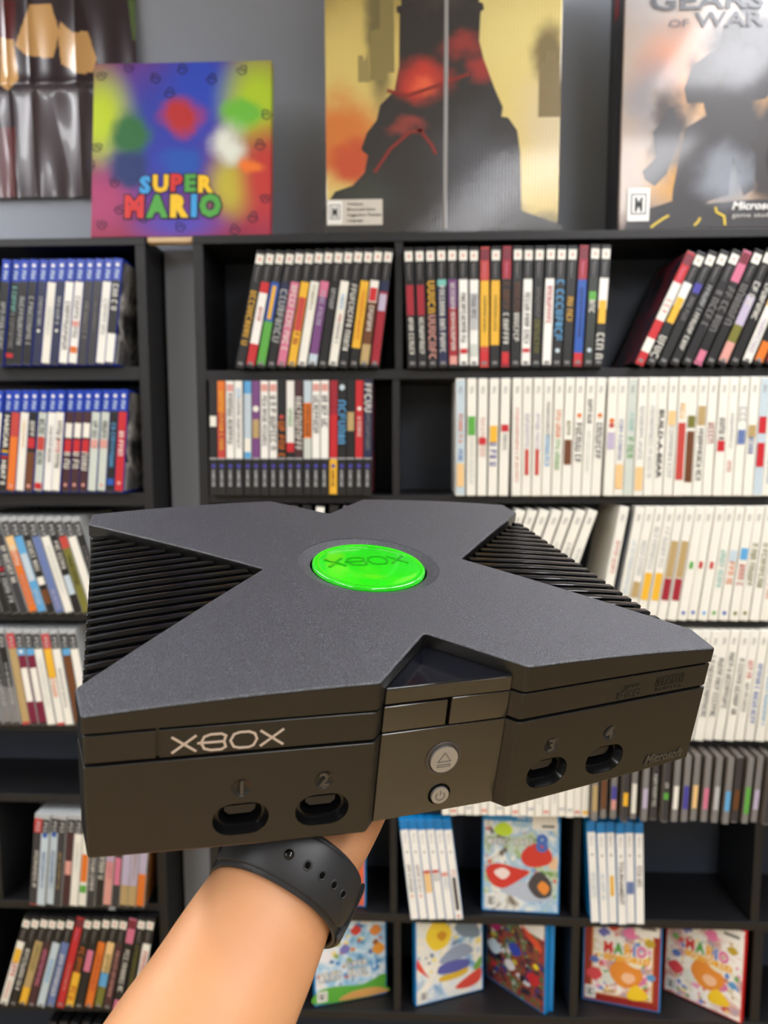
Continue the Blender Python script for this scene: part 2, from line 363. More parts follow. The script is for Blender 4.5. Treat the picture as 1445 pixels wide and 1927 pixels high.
row('ps4', (-11,689),(4.5,485),(213,689),(231,485), [
 'black spine with grey title;k;t.4-.85:l','black spine with teal title;k;t.25-.5:T;t.5-.85:G;b.88-.92:r','black spine with grey lettering;k;t.35-.82:l','near-black spine with pale lettering;k;t.35-.8:l',
 'dark navy spine with white star;n;t.35-.62:l:.4;d.67-.25:w','white spine with faint title;w;t.45-.7:A:.4','dark navy spine with small star;n;t.35-.62:l:.4;d.67-.25:w','white spine with black title;W;t.4-.85:d','white spine with amber foot;W;t.35-.75:G;b.58-.63:i;b.82-.88:o',
 'dark spine with grey title;d;t.4-.75:G','plain dark spine;d;t.4-.7:G:.25','white spine with grey title;W;t.38-.72:l','half black half white spine;k.215-.7,W.7-.97;t.24-.48:W:.62'],
 'top row of left bookcase', 'blue-topped cases on the top left shelf', z=LZ['a'], side='R', cov='grey')
row('ps4', (-23,929),(-9,735),(231,931),(242,735), [
 'white spine;w','black spine with bold white title;k;T.24-.56:w:NASCAR;b.58-.6:y;b.61-.63:b;b.64-.66:r;T.68-.92:w:HEAT 5','orange-red spine;R.215-.45,o.45-.97;d.93-.3:i','plain white spine;w;t.3-.55:e:.3','black spine with red block;k.215-.6,B.6-.97;t.3-.45:w:.55;b.46-.56:r;d.93-.3:i',
 'white spine with black and red title;A;t.28-.45:k:.6;b.45-.58:R;t.6-.72:k;b.9-.96:r','white spine with grey lettering;W;t.35-.7:G:.35','white spine with red lettering;w;t.3-.48:k:.5;t.48-.6:r:.5;t.62-.75:k',
 'maroon spine with bold white title;M;b.32-.46:w;b.48-.6:r;t.6-.78:w:.7;d.92-.28:i','maroon spine with white title;M;b.32-.46:w;b.48-.6:r;t.6-.78:w:.7;d.92-.28:i','dark maroon spine with white title;M;b.32-.46:w;b.48-.6:r;t.6-.78:w:.7;d.92-.28:i',
 'pale grey-green spine;A;t.3-.46:d;b.48-.56:i','pale green spine;A;t.3-.46:d;b.48-.56:i;d.92-.25:i','black spine with blue title;k;t.32-.75:s:.5;b.86-.92:b','bright red spine with white title;r;t.4-.66:W:.55;d.9-.32:i'],
 'second row of left bookcase', 'blue-topped cases on the second left shelf', z=LZ['b'], side='R', cov='grey')
row('ps3', (-12,1157),(-74,982),(206,1157),(146,982), [
 'black spine with white lettering;k;t.3-.8:w:.55','black spine with bold white title;k;t.25-.7:w:.6','black spine with red stripe;k;t.25-.5:l;b.52-.56:c;t.58-.9:l:.6','black spine with white title;d;t.3-.68:w:.55','cream and orange spine;e.2-.35,o.35-.98;t.3-.5:w:.5;t.6-.9:i:.4',
 'sky blue spine;s.2-.36,s.36-.98;b.38-.66:a;t.75-.9:a:.5','black spine with white bubble;k;t.25-.58:w:.55;b.62-.7:w;b.75-.9:B','slate blue spine;S;t.75-.95:L:.4','cream spine;w;t.3-.8:A:.3','black spine with white title;k;t.25-.55:w:.5;b.6-.8:a','red and olive spine;R.2-.32,O.32-.98;t.4-.7:k:.4','cream spine with faint title;w','black spine with grey title;k;t.3-.7:G'],
 'third row of left bookcase', 'leaning clear-topped cases on the third left shelf', z=LZ['c'])
row('ps3', (-26,1367),(-60,1192),(172,1367),(140,1192), [
 'grey-black spine with pale title;k.2-.6,d.6-.97;t.35-.8:G:.4','black and grey spine;k.2-.6,G.6-.97;t.35-.8:l:.4','black spine with faded grey foot;k.2-.6,G.6-.97;t.35-.8:l:.4','black spine with pale title;k.2-.6,G.6-.97;t.35-.8:l:.4','tan spine with red top;r/t.2-.97','magenta spine with blue mark;s.2-.27,m.27-.97;b.4-.75:w;d.23-.3:w','magenta and white spine;s.2-.27,m.27-.97;b.4-.75:w','white spine;w;t.3-.8:A:.3','yellow spine with red top;r/y.2-.5,w.5-.97;t.5-.7:o','cream spine with grey lettering;w;t.4-.8:G:.3','blue-marked brown spine;s.2-.27,B.27-.97','white spine with faint print;w'],
 'fourth row of left bookcase', 'clear-topped cases on the fourth left shelf', z=LZ['d'])
row('ps3', (53,1706),(64,1546),(270,1716),(284,1555), [
 'grey spine with red cap;r/d;t.4-.8:w:.45','pale blue spine;a;d.22-.45:b;t.4-.8:S:.4','pale blue spine with blue dot;a;d.22-.45:b;t.4-.8:S:.4','dark grey spine with tan title;d;t.4-.8:t:.35','maroon-grey spine;M;b.5-.65:i','cream spine;w;t.3-.6:A:.3','cream spine with orange title;w;b.42-.72:o;b.76-.84:g','dark spine with white title;d;t.4-.85:w:.5','black spine with white lettering;k;t.42-.72:w:.65','pink and lilac spine;L.2-.5,i.5-.97;t.3-.7:p:.5','dark spine with pink block;d;t.2-.35:r;b.45-.75:p','lilac spine with tan foot;L.2-.75,t.75-.97','lilac-grey spine;L.2-.75,t.75-.97;t.3-.7:t:.3','lilac spine with orange foot;L.2-.62,o.62-.97'],
 'fifth row of left bookcase', 'clear-topped cases on the fifth left shelf', z=LZ['f'], side='R', cov='brown')
row('ps2b', (-4,1893),(46,1738),(262,1893),(293,1752), [
 'white spine with yellow and red title;w;b.35-.5:y;t.5-.65:r:.6;t.7-.9:i:.4','black spine with white title;k;t.35-.8:w:.55','khaki spine with yellow foot;t.27-.78,y.78-.97;t.3-.6:O:.4','dark spine with pink lettering;M;t.35-.75:p:.55','pale blue spine;a;t.45-.7:s:.4','slate blue spine with white title;S;t.4-.85:w:.5','bright red spine with red cap;r/r;t.5-.8:i:.3','black spine with orange title;k.27-.6,y.6-.97;t.32-.6:o:.6;t.75-.9:r:.6','black spine with pink block;k;b.35-.58:p','orange spine;o;t.4-.8:R:.4','beige, blue and olive spine;e.27-.6,s.6-.75,O.75-.97;t.4-.6:O:.5','brown-pink spine;M;t.35-.85:i:.4','black spine with pink cap;p/k;t.34-.8:w:.55;b.88-.97:p','black spine with grey-green title;k;t.3-.9:O:.45','white spine with red title;w;t.35-.6:r:.55;t.7-.9:i'],
 'sixth row of left bookcase', 'leaning black cases on the sixth left shelf', z=LZ['g'])
row('ps2', (70,2093),(90,1922),(215,2093),(232,1922), ['black spine with white cap;k;t.4-.8:w']*7, 'bottom row of left bookcase', 'cases at the lower left edge', z=LZ['g']-.2145)
0 and row('ps2b', (-32,1893),(-20,1738),(-5,1893),(0,1738), ['red and white spine;r.27-.5,w.5-.97;t.5-.8:k'], 'compartment at lower left picture edge', 'cases left of the left divider', z=LZ['g'], t=.0148)
row('ps2', (442,687),(484,464),(712.5,687),(741,460), [
 'black spine with orange lettering;k;t.34-.84:y:.66','red, white and red spine;r.27-.36,W.36-.79,r.79-.97;t.48-.6:r:.4','blue and green spine with yellow title;b.27-.6,g.6-.97;n.3-.58:y','navy spine with white lettering;n.27-.5,k.5-.97;t.33-.78:l:.8','pink spine with white lettering;p;t.3-.85:w:.6','amber spine with red title;y;b.4-.68:R;t.7-.8:c','cream spine with green title;w;t.3-.5:O:.3','pink and mauve spine;p.27-.4,P.4-.88,a.88-.97;t.35-.65:L:.5','black spine with small grey title;k;t.33-.5:l:.5','cream spine with blue title;w;t.38-.5:s:.35;t.55-.62:r:.35;t.62-.8:G:.35','black spine with bold white title;k;t.3-.85:w:.6','yellow spine with black foot;y.27-.83,k.83-.97;t.35-.75:o:.3','white and gold spine;w.27-.45,B.45-.8,t.8-.97;b.33-.44:r;t.48-.7:w:.5','purple and crimson spine;n.27-.36,c.36-.97;b.38-.52:L'],
 'slanted row under rainbow canvas', 'black cases leaning under the rainbow canvas', z=MZ['a'])
row('ps2', (767.6,687),(759.5,456),(1135,687),(1151,452), [
 'black spine with red title block;k;b.31-.56:c;t.58-.88:w:.5','black spine, red block and white lettering;k;b.31-.56:c;t.58-.88:w:.5','black spine with yellow and orange lettering;k;t.28-.56:y:.8;t.56-.95:i:.8','navy spine with teal band;T.27-.32,n.32-.97;t.32-.88:w:.55','purple to crimson spine;P.27-.5,c.5-.97;t.3-.85:w:.45;b.9-.97:i','white spine with black title;W;t.38-.8:k:.5;b.84-.88:r','marbled grey and white spine;W;b.38-.68:l;t.4-.6:d:.5;b.8-.9:A','yellow spine with red cap;R/y.28-.82,r.86-.97;t.4-.7:O:.3','yellow spine with black foot;y.28-.81,k.82-.97;t.4-.7:O:.3','black spine with crimson cap;c/k;t.3-.54:B:.7;t.55-.8:w:.6;b.87-.97:r','black spine with brown and white title;k;t.3-.54:B:.6;t.55-.8:w:.55','white spine with black lettering;W;t.38-.8:k:.5;b.84-.87:r','black spine with olive lettering;k;t.34-.6:G:.4;t.6-.88:O:.6','white spine with red script;W;t.33-.65:r:.5','black spine with ice-blue lettering;k;t.28-.78:s:.85;d.86-.36:a','black spine with olive title;k;t.42-.62:y:.6','blue spine with crimson cap;c/b.28-.88,r.88-.97;t.35-.75:n:.3','dark green spine;D;b.38-.45:g;t.45-.55:w:.6;d.86-.34:a','white, amber and black spine;W.27-.52,k.52-.97;b.45-.64:y;t.72-.93:w:.8'],
 'upright row under golden artwork', 'black cases below the golden artwork', z=MZ['a'])
row('ps2', (1192,678),(1301,468),(1480,678),(1578,455), [
 'crimson and white striped spine;r/w.27-.6,r.6-.76,w.76-.88,r.88-.98;t.42-.54:r:.5','white, amber and black spine;W.27-.48,k.48-.97;b.4-.62:y;t.74-.94:w:.8','black spine with violet emblem;k;b.28-.36:z;t.4-.6:G','black spine with white lettering;k;t.3-.52:l:.5;t.54-.86:w:.5','black spine with grey tribal marks;k;t.35-.65:G:.8','black spine with pink cap;p/k;t.32-.7:G:.8;b.87-.97:p','black spine with grey barbed title;k;t.3-.65:G:.8','lilac, green and peach spine;d.27-.4,L.4-.65,O.65-.8,i.8-.97;t.28-.5:w:.6','black spine with pale title;k;t.3-.6:w:.55','cream and pink spine;e.27-.5,w.5-.97;t.6-.9:L','black spine with orange foot;k.27-.8,o.8-.97;t.4-.7:G','dark red spine;c','black spine with amber title;k;t.4-.8:y'],
 'slanted row at upper right', 'black cases leaning at the upper right', z=MZ['a'], side='L', cov='dark')
row('gc', (394,930),(392,714),(699,930),(701,714), [
 'black spine with small white mark;k;b.31-.4:w','orange spine;o.012-.28,R.28-.675;t.1-.6:y:.5','white spine with black title;W;b.04-.1:i;t.12-.55:k:.55','white spine with pale blue lettering;W;t.08-.16:s;t.16-.6:G:.4','blue, pale blue and white spine;s.012-.12,a.12-.675;b.5-.62:w;b.62-.675:s','dark purple spine with white disc;P.012-.675;d.25-.5:w;b.34-.5:t','white spine with black lettering;W;b.04-.1:i;t.14-.58:k:.5','white spine, bold black lettering;W;b.04-.1:i;t.14-.6:k:.65','black spine with orange title;k;d.32-.36:R;t.36-.66:o:.75','white spine with green script;W.012-.54,r.54-.62,k.62-.675;t.25-.4:g:.45','dark brown spine with diagonal white title;M;t.15-.6:w:.75','pale blue, orange and green spine;a.012-.2,o.2-.5,A.5-.675;t.22-.48:B:.5','white spine with heavy black lettering;W;b.04-.1:i;t.14-.46:k:.6','white spine with short black title;W;b.04-.1:i;t.14-.42:k:.6','dark red spine with yellow foot;y/c.012-.3,r.3-.675','black spine with sky-blue lettering;k;d.07-.45:a;t.18-.58:s:.9','black spine with gold emblem;k;b.28-.44:t','scarlet spine with white title;r;d.25-.32:w;t.32-.5:w:.4','navy spine with white lettering;n;t.04-.28:w:.8;t.3-.62:G:.5'],
 'upside-down row under leaning row', 'black cases shelved upside down', z=MZ['b'], side='R', cov='dark')
WG = 'white cases on the second right shelf'
row('wii', (857.7,934),(858,709),(956,934),(961,709), ['pale blue spine with peach foot;a;t.3-.56:o:.45;t.6-.7:b:.4;b.72-.92:e','white spine with green mark;w;b.32-.48:g;t.5-.9:A:.35','white spine with red lettering;w;t.33-.5:i:.4;b.5-.56:r;t.57-.68:i','white spine with yellow and violet title;w;b.4-.54:y;t.54-.74:z:.7','white spine with red square;w;b.39-.45:r;t.47-.62:G:.4'], 'first white group, second shelf', WG, z=MZ['b'])
row('wii', (963,934),(965,708),(1130,934),(1142,706), ['white spine with thin red lettering;w;t.25-.88:i:.35','white spine with violet and red title;w;t.3-.6:L:.4;n.6-.82:R','white spine, violet lettering above red;w;t.3-.6:L:.4;n.6-.82:R','white spine with blue script;w;t.2-.5:G:.3;t.48-.74:s:.5','white spine with orange and green title;w;t.27-.5:o:.5;t.52-.78:g:.45','cream spine with brown block;w;t.36-.48:O:.4;b.52-.73:B','white spine with orange ball and title;w;d.315-.36:o;t.38-.72:d:.62','white spine with grey title;w;t.18-.38:d:.45;t.45-.8:A:.3','white spine with ball and black lettering;w;d.315-.36:o;t.38-.72:d:.62'], 'second white group, second shelf', WG, z=MZ['b'])
row('wii', (1136,934),(1146,706),(1453,934),(1470,704), ['white spine with red and blue emblem;w;d.36-.4:o;d.4-.4:R;b.46-.6:L','white spine with peach foot;w;t.35-.7:S:.4;b.73-.94:e','pale teal spine;A;t.3-.45:T:.4;t.5-.68:g:.6','white spine, grey lettering, peach foot;w;t.24-.7:l:.4;b.75-.95:e','cream spine with grey lettering;w;t.24-.85:l:.4','white spine with large black lettering;w;T.27-.85:k:BUILD-A-BEAR','white spine with gold and grey title;w;b.28-.4:e;t.4-.85:l:.45','white spine with orange-red title;w;t.22-.37:y:.5;b.38-.86:R','white spine with brown title;w;b.32-.42:O;b.45-.88:B','white spine with gold and black title;w;b.24-.4:t;t.43-.88:k:.5','white spine with red script;w;t.38-.55:c:.6','white spine, grey frame, red block;w;t.34-.52:d:.55;b.53-.62:r','white spine with faint grey print;w;t.3-.6:l:.3;t.7-.8:i:.4','white spine with grey figure mark;w;t.25-.4:l:.7;b.44-.56:S','white spine with gold and violet mark;w;b.4-.5:t;t.5-.66:S:.55','pale blue spine with red blocks;a;b.33-.47:r;b.55-.75:r','white spine with blue print;w;t.3-.9:S:.3'], 'third white group, second shelf', WG, z=MZ['b'])
row('wii', (878,1172),(953,955),(1052,1172),(1130,961), ['white spine with faint grey print;w;t.3-.6:l:.35']*3+['white spine with pale grey title;w;t.3-.6:l:.4','white spine with small grey print;w;t.3-.5:l:.4','white spine with faint title;w;t.3-.6:l:.3','white spine with grey title;w;t.3-.55:G:.35','white spine;w;t.35-.6:l:.3'], 'slanted white group beside vent fins', 'slanted white cases on the third shelf', z=MZ['c'])
row('wii', (1126,1172),(1168,956),(1146,1172),(1192,956), ['white spine with red lettering and blue side;w;t.3-.6:i:.45'], 'stack beside dark gap', 'white cases on the third right shelf', z=MZ['c'], side='R', cov='navy', t=.015)
row('wii', (1158,1172),(1198,953),(1448,1172),(1479,953), ['white spine with pale blue print;w;t.3-.8:a:.4','white spine with grey lettering, tan foot;w;t.3-.6:l:.45;b.66-.8:t','white spine with grey and yellow title;w;t.18-.55:l:.45;b.58-.82:y','white spine, grey lettering above yellow;w;t.18-.55:l:.45;b.58-.82:y','white spine, brown and red bars;w;b.3-.62:t;b.63-.82:c','white spine with brown bar above red;w;b.3-.62:t;b.63-.82:c','white spine with green and red marks;w;n.48-.54:g;d.93-.3:b','white spine with green-red patch, blue foot;w;n.48-.54:R;d.93-.3:b','white spine with red-green patch;w;n.48-.54:R;d.93-.3:s','white spine with pale green lettering;w;t.38-.7:T:.5;d.93-.32:g','white spine with blue and orange title;w;b.38-.48:a;t.48-.68:o:.6;d.93-.32:b','white spine with blue and red title;w;b.36-.46:s;t.5-.7:R:.6;d.93-.32:O','white spine with olive lettering;w;t.32-.7:O:.55;d.93-.32:O','white spine with olive script;w;t.32-.7:O:.55','white spine with red lettering;w;t.5-.8:i:.5'], 'leaning white group, third shelf', 'white cases on the third right shelf', z=MZ['c'])
row('wii', (1210,1396),(1250,1182),(1458,1396),(1487,1180), ['white spine;w;t.3-.6:l:.3','white spine with grey print;w;t.3-.6:l:.3','white spine with faint title;w;t.3-.6:l:.3','white spine with thin black title;w;t.45-.68:k:.5','white spine with grey and black lettering;w;t.25-.85:k:.5','white spine with long black lettering;w;t.22-.8:d:.5','white spine with spaced black lettering;w;t.25-.8:k:.5','white spine with bold black lettering;w;t.2-.72:k:.5','white spine with dark lettering;w;t.25-.75:k:.5','white spine with red and grey title;w;t.27-.45:r:.5;t.47-.75:G:.4','white spine with long blue lettering;w;t.3-.85:b:.5','white spine with blue lettering;w;t.25-.85:s:.4','white spine with light blue title;w;t.2-.8:s:.4'], 'white group on fourth shelf', 'white cases on the fourth right shelf', z=MZ['d'])
row('ds', (832,1538),(828,1390),(1108,1538),(1112,1388), ['short white spine;w;t.3-.8:l:.4','short white spine, red foot;w;b.9-.95:i','short white spine with faint print;w;t.3-.8:l:.4','short white spine, tiny grey foot;w;b.86-.9:l']*4+['short white spine, faint grey foot;w;b.86-.9:l','short white spine, red-marked;w;b.9-.95:i','short white spine, amber foot;w;b.9-.95:y'], 'short white row under console', 'short white cases under the console', z=MZ['e'], Y=1.196)
row('cd', (1113,1541),(1117,1404),(1447,1547),(1462,1404), ['grey spine with cream label;G;b.45-.85:t','grey spine with brown label;G;b.4-.85:B','grey spine with violet label;G;b.5-.7:z;b.7-.85:i','dark grey spine with amber label;d;b.55-.75:y','grey spine with white and peach label;G;b.45-.9:w','lilac-grey spine;G;b.5-.8:L','dark spine with white lettering;d;t.3-.8:w:.5','dark spine with green label;d;b.55-.65:g;t.4-.5:w','grey spine with cream block;G;b.45-.8:w','grey spine with blue label;G;b.45-.8:z','grey spine with orange label;G;b.45-.8:e','grey spine with pink label;G;b.48-.8:p','pale grey spine;G;b.45-.8:l','grey spine with bright blue label;G;b.5-.8:s','dark brown spine;d;b.5-.8:B','grey spine with lime label;G;b.45-.85:g','grey spine with lilac label;G;b.5-.8:L','dark grey spine;d'], 'clear-case row, fifth shelf', 'thin clear cases at the right', z=MZ['e'], Y=1.183, t=.0104, jit=.012)
row('wiiu', (773,1741),(750,1538),(872,1741),(848,1538), ['white spine with tan marks;W;t.45-.72:G:.4;d.76-.2:o','white spine with grey title and orange dot;W;t.45-.72:G:.4;d.76-.2:o','white spine with red and yellow title;W;b.5-.53:R;b.53-.72:e','white spine with red mark;W;b.5-.53:R;t.55-.65:G','white spine with faint red mark;W;b.52-.56:i;t.58-.7:a','white spine with long dark title;W;t.5-.56:i;n.57-.9:d;d.96-.3:i'], 'left blue-capped group', 'blue-capped cases, left group', z=MZ['f'])
row('wiiu', (1113,1741),(1104,1545),(1213,1741),(1211,1545), ['white spine with pale blue print;W;t.5-.75:a:.5','white spine with faint blue print;W;t.5-.75:a:.45','white spine with yellow bar;W;t.52-.7:S:.3;n.52-.72:y','white spine with fine grey lettering;W;T.37-.8:G:TOURNAMENT','white spine with violet mark;W;b.58-.7:S','white spine with brown lettering;W;t.42-.64:M:.5'], 'right blue-capped group', 'blue-capped cases, right group', z=MZ['f'])
row('gc', (400,1172),(416,962),(850,1172),(870,962), ['dark grey upside-down spine;k;t.1-.5:w','white upside-down spine;W;t.1-.5:G','black upside-down spine;k;t.1-.5:l','lilac upside-down spine;L','red upside-down spine;R','cream upside-down spine;w']*3, 'hidden third row behind console', 'cases seen through the lid notch', z=MZ['c'])

tg = at(212,1722,FB); mb = MB(); mb.box(tg.x-.006, tg.x+.006, FB-.0012, FB-.0001, LZ['f']-.0135, LZ['f']-.001, mat((190,198,206),.25), .0003)
tagit(mb.build('shelf_tag'), 'small pale plastic tag stuck on the fifth left shelf edge', 'tag')
# ------------------------------------------------------------------ face-out cases
def quad_on(mb, x0, x1, z0, z1, m, y):
    mb.add([(x0,y,z0),(x1,y,z0),(x1,y,z1),(x0,y,z1)], [(0,1,2,3)], m)
def flat_text(mb, s, x0, x1, z0, z1, m, y, bold=.02, slant=0):
    vs, fs, w = text2d(s, bold); mb.add([(x0+u*(x1-x0)/w+v*slant, y, z0+v*(z1-z0)) for u, v in vs], fs, m)
def multi_text(mb, s, cols, x0, x1, z0, z1, y, bold=.04, outline=None, arc=0):
    ws = [text2d(ch, bold)[2] for ch in s]; gap = .12; tot = sum(ws)+gap*(len(s)-1); u = x0; k = (x1-x0)/tot
    for i, ch in enumerate(s):
        vs, fs, w = text2d(ch, bold); dz = arc*math.sin(math.pi*(i+.5)/len(s))
        if outline:
            vo, fo, wo = text2d(ch, bold+.07); mb.add([(u+a*k-(wo-w)*k/2, y, z0+dz+b*(z1-z0)) for a, b in vo], fo, outline)
        mb.add([(u+a*k, y-.0003, z0+dz+b*(z1-z0)) for a, b in vs], fs, cols[i % len(cols)])
        u += (w+gap)*k
def blob(mb, pts, m, y):
    n = len(pts); P = []
    for i in range(n):
        p0, p1, p2, p3 = [Vector(pts[(i+k) % n]) for k in (-1,0,1,2)]
        for t in (0,.25,.5,.75): P.append(.5*((2*p1)+(-p0+p2)*t+(2*p0-5*p1+4*p2-p3)*t*t+(-p0+3*p1-3*p2+p3)*t**3))
    mb.add([(p.x, y, p.y) for p in P], [tuple(range(len(P)))], m)
CW, CH, CT = .135, .171, .0148
def face_case(label, BL, BR, z, shell, build_cover, tilt=0, CH=CH):
    a, b = onz(*BL, z), onz(*BR, z); yaw = math.atan2(b.y-a.y, b.x-a.x); mid = (a+b)/2
    mw = Matrix.Translation(mid+Vector((0,0,CT*math.sin(tilt)+.0004))) @ Matrix.Rotation(yaw, 4, 'Z') @ Matrix.Rotation(-tilt, 4, 'X')
    e = empty('game_case', label, 'game case', mw, 'face-out cases in the lower compartments')
    mb = MB(); mb.box(-CW/2, CW/2, 0, CT, 0, CH, mat(shell,.3), .0012); mb.build('case_shell', e)
    mb = MB(); build_cover(mb); mb.v = [(a*CW/.1295, b, c*CH/.19) for a, b, c in mb.v]; mb.build('cover_insert', e); return e, mw
def scatter(mb, cols, n, seed, x0, x1, z0, z1, r0=.002, r1=.007, y=-.00045):
    rnd = random.Random(seed)
    for i in range(n):
        x, z, r = rnd.uniform(x0,x1), rnd.uniform(z0,z1), rnd.uniform(r0,r1); k = rnd.randrange(4,7); a0 = rnd.random()*6
        pts = [(min(x1,max(x0,x+r*rnd.uniform(.5,1.3)*math.cos(a0+q*2*math.pi/k))), min(z1,max(z0,z+r*rnd.uniform(.5,1.3)*math.sin(a0+q*2*math.pi/k)))) for q in range(k)]
        mb.add([(a, y-.0000002*i*100/n, b) for a, b in pts], [tuple(range(k))], mat(cols[i%len(cols)], .35))
BLUE = (20,130,200); W_ = mat((240,240,236),.35); K_ = mat((30,30,30),.4)
def esrb(mb, x, z, w, h, ch, y):
    quad_on(mb, x, x+w, z, z+h, W_, y); quad_on(mb, x+w*.14, x+w*.86, z+h*.2, z+h*.84, K_, y-.0002); quad_on(mb, x+w*.2, x+w*.8, z+h*.24, z+h*.8, W_, y-.0004); flat_text(mb, ch, x+w*.32, x+w*.68, z+h*.3, z+h*.74, K_, y-.0006, .05)
def wiiu_head(mb, sticker=True):
    quad_on(mb, -.062, .062, .172, .187, mat((30,140,206),.3), -.0004); flat_text(mb, 'Wii U', -.008, .016, .1755, .184, W_, -.0006)
    if sticker: quad_on(mb, .018, .0595, .158, .184, mat((236,232,222),.4), -.0008); quad_on(mb, .034, .055, .1625, .167, mat((90,90,90),.5), -.001)
def cover_a(mb):
    quad_on(mb, -.062, .062, .003, .187, art('snowy_blue_cover_art',[(70,130,190),(150,200,230),(226,238,246),(240,214,190)],34,seed=1), -.0002); scatter(mb, [(90,150,210),(230,240,246),(60,110,170),(150,170,80),(200,90,80),(170,200,226),(240,220,150)], 70, 1, -.06, .06, .03, .165); wiiu_head(mb)
    for x, z, r, c in ((-.035,.14,.012,(210,120,150)),(.01,.146,.010,(206,60,50)),(.045,.14,.011,(226,140,60)),(.045,.115,.006,(150,80,50)),(.05,.1,.012,(236,160,60)),(-.01,.11,.01,(120,120,190)),(-.045,.1,.012,(236,236,240))):
        blob(mb, [(x-r,z),(x,z+r*1.2),(x+r,z),(x,z-r)], mat(c,.35), -.0005)
    blob(mb, [(-.06,.004),(-.06,.03),(-.03,.036),(.02,.03),(.06,.045),(.062,.02),(.062,.004)], mat((90,170,60),.35), -.0006)
    blob(mb, [(-.02,.004),(0,.018),(.04,.02),(.062,.012),(.062,.004)], mat((214,160,90),.35), -.0008)
    multi_text(mb, 'SUPER', [W_], -.012, .03, .072, .084, -.001, .03, outline=mat((60,70,90),.4)); multi_text(mb, 'MARIO BROS.', [W_], -.056, .03, .05, .068, -.001, .03, outline=mat((60,70,90),.4)); flat_text(mb, 'U', .036, .048, .055, .078, mat((60,150,220),.3), -.001, .05)
    esrb(mb, -.06, .008, .018, .022, 'E', -.001)
def cover_b(mb):
    quad_on(mb, -.062, .062, .003, .187, art('pale_blue_swirl_cover_art',[(120,170,210),(228,236,240),(244,240,226),(250,246,236)],18,seed=12,distort=2), -.0002)
    scatter(mb, [(200,220,236),(244,240,214),(150,190,220),(240,226,120),(120,140,170)], 60, 2, -.06, .06, .06, .185)
    blob(mb, [(-.045,.14),(-.03,.17),(-.01,.165),(.004,.14),(-.006,.115),(-.03,.11)], mat((246,214,60),.35), -.0005); blob(mb, [(-.06,.178),(-.05,.188),(-.03,.184),(-.04,.172)], mat((244,206,40),.35), -.0005)
    blob(mb, [(-.025,.14),(-.015,.148),(-.005,.138),(-.014,.126)], mat((214,150,40),.35), -.0007)
    blob(mb, [(.01,.15),(.03,.172),(.05,.15),(.058,.12),(.04,.12),(.02,.13)], mat((120,140,160),.35), -.0005); blob(mb, [(-.02,.08),(0,.105),(.03,.11),(.045,.09),(.02,.08)], mat((150,165,190),.35), -.0006)
    blob(mb, [(-.022,.058),(-.018,.075),(.01,.08),(.035,.075),(.036,.06),(.01,.054)], mat((90,96,170),.35), -.0008); blob(mb, [(-.02,.042),(-.015,.052),(.012,.054),(.034,.058),(.03,.046),(.005,.04)], mat((220,180,50),.35), -.0009)
    blob(mb, [(-.06,.1),(-.056,.09),(-.045,.065),(-.038,.055),(-.045,.06),(-.062,.08)], mat((226,80,70),.35), -.0006)
    blob(mb, [(.01,.02),(.03,.036),(.058,.05),(.06,.03),(.05,.018),(.03,.014)], mat((222,80,66),.35), -.0006); blob(mb, [(.045,.055),(.06,.075),(.06,.055),(.05,.048)], mat((120,170,80),.35), -.0006)
    esrb(mb, -.057, .008, .016, .022, 'E', -.001)
def cover_c(mb):
    quad_on(mb, -.062, .062, .003, .187, art('dark_racing_cover_art',[(30,30,44),(60,50,60),(150,60,50),(60,110,60),(210,200,200)],46,seed=21), -.0002)
    scatter(mb, [(180,40,60),(40,60,140),(200,190,60),(210,210,220),(90,50,110),(60,110,70),(20,20,26)], 90, 3, -.06, .06, .02, .18)
    quad_on(mb, .01, .06, .155, .186, mat((236,232,226),.4), -.0007)
    blob(mb, [(-.05,.18),(0,.17),(.03,.14),(.055,.125),(.05,.145),(.02,.16),(-.02,.185)], mat((220,80,50),.35), -.0008)
    for x, z, r, c in ((-.045,.13,.014,(190,40,120)),(0,.1,.014,(40,70,180)),(-.045,.08,.016,(200,220,236)),(.04,.06,.014,(190,40,50)),(.045,.09,.006,(230,210,40)),(-.01,.06,.012,(220,220,226))):
        blob(mb, [(x-r,z),(x,z+r),(x+r,z),(x,z-r)], mat(c,.35), -.0006)
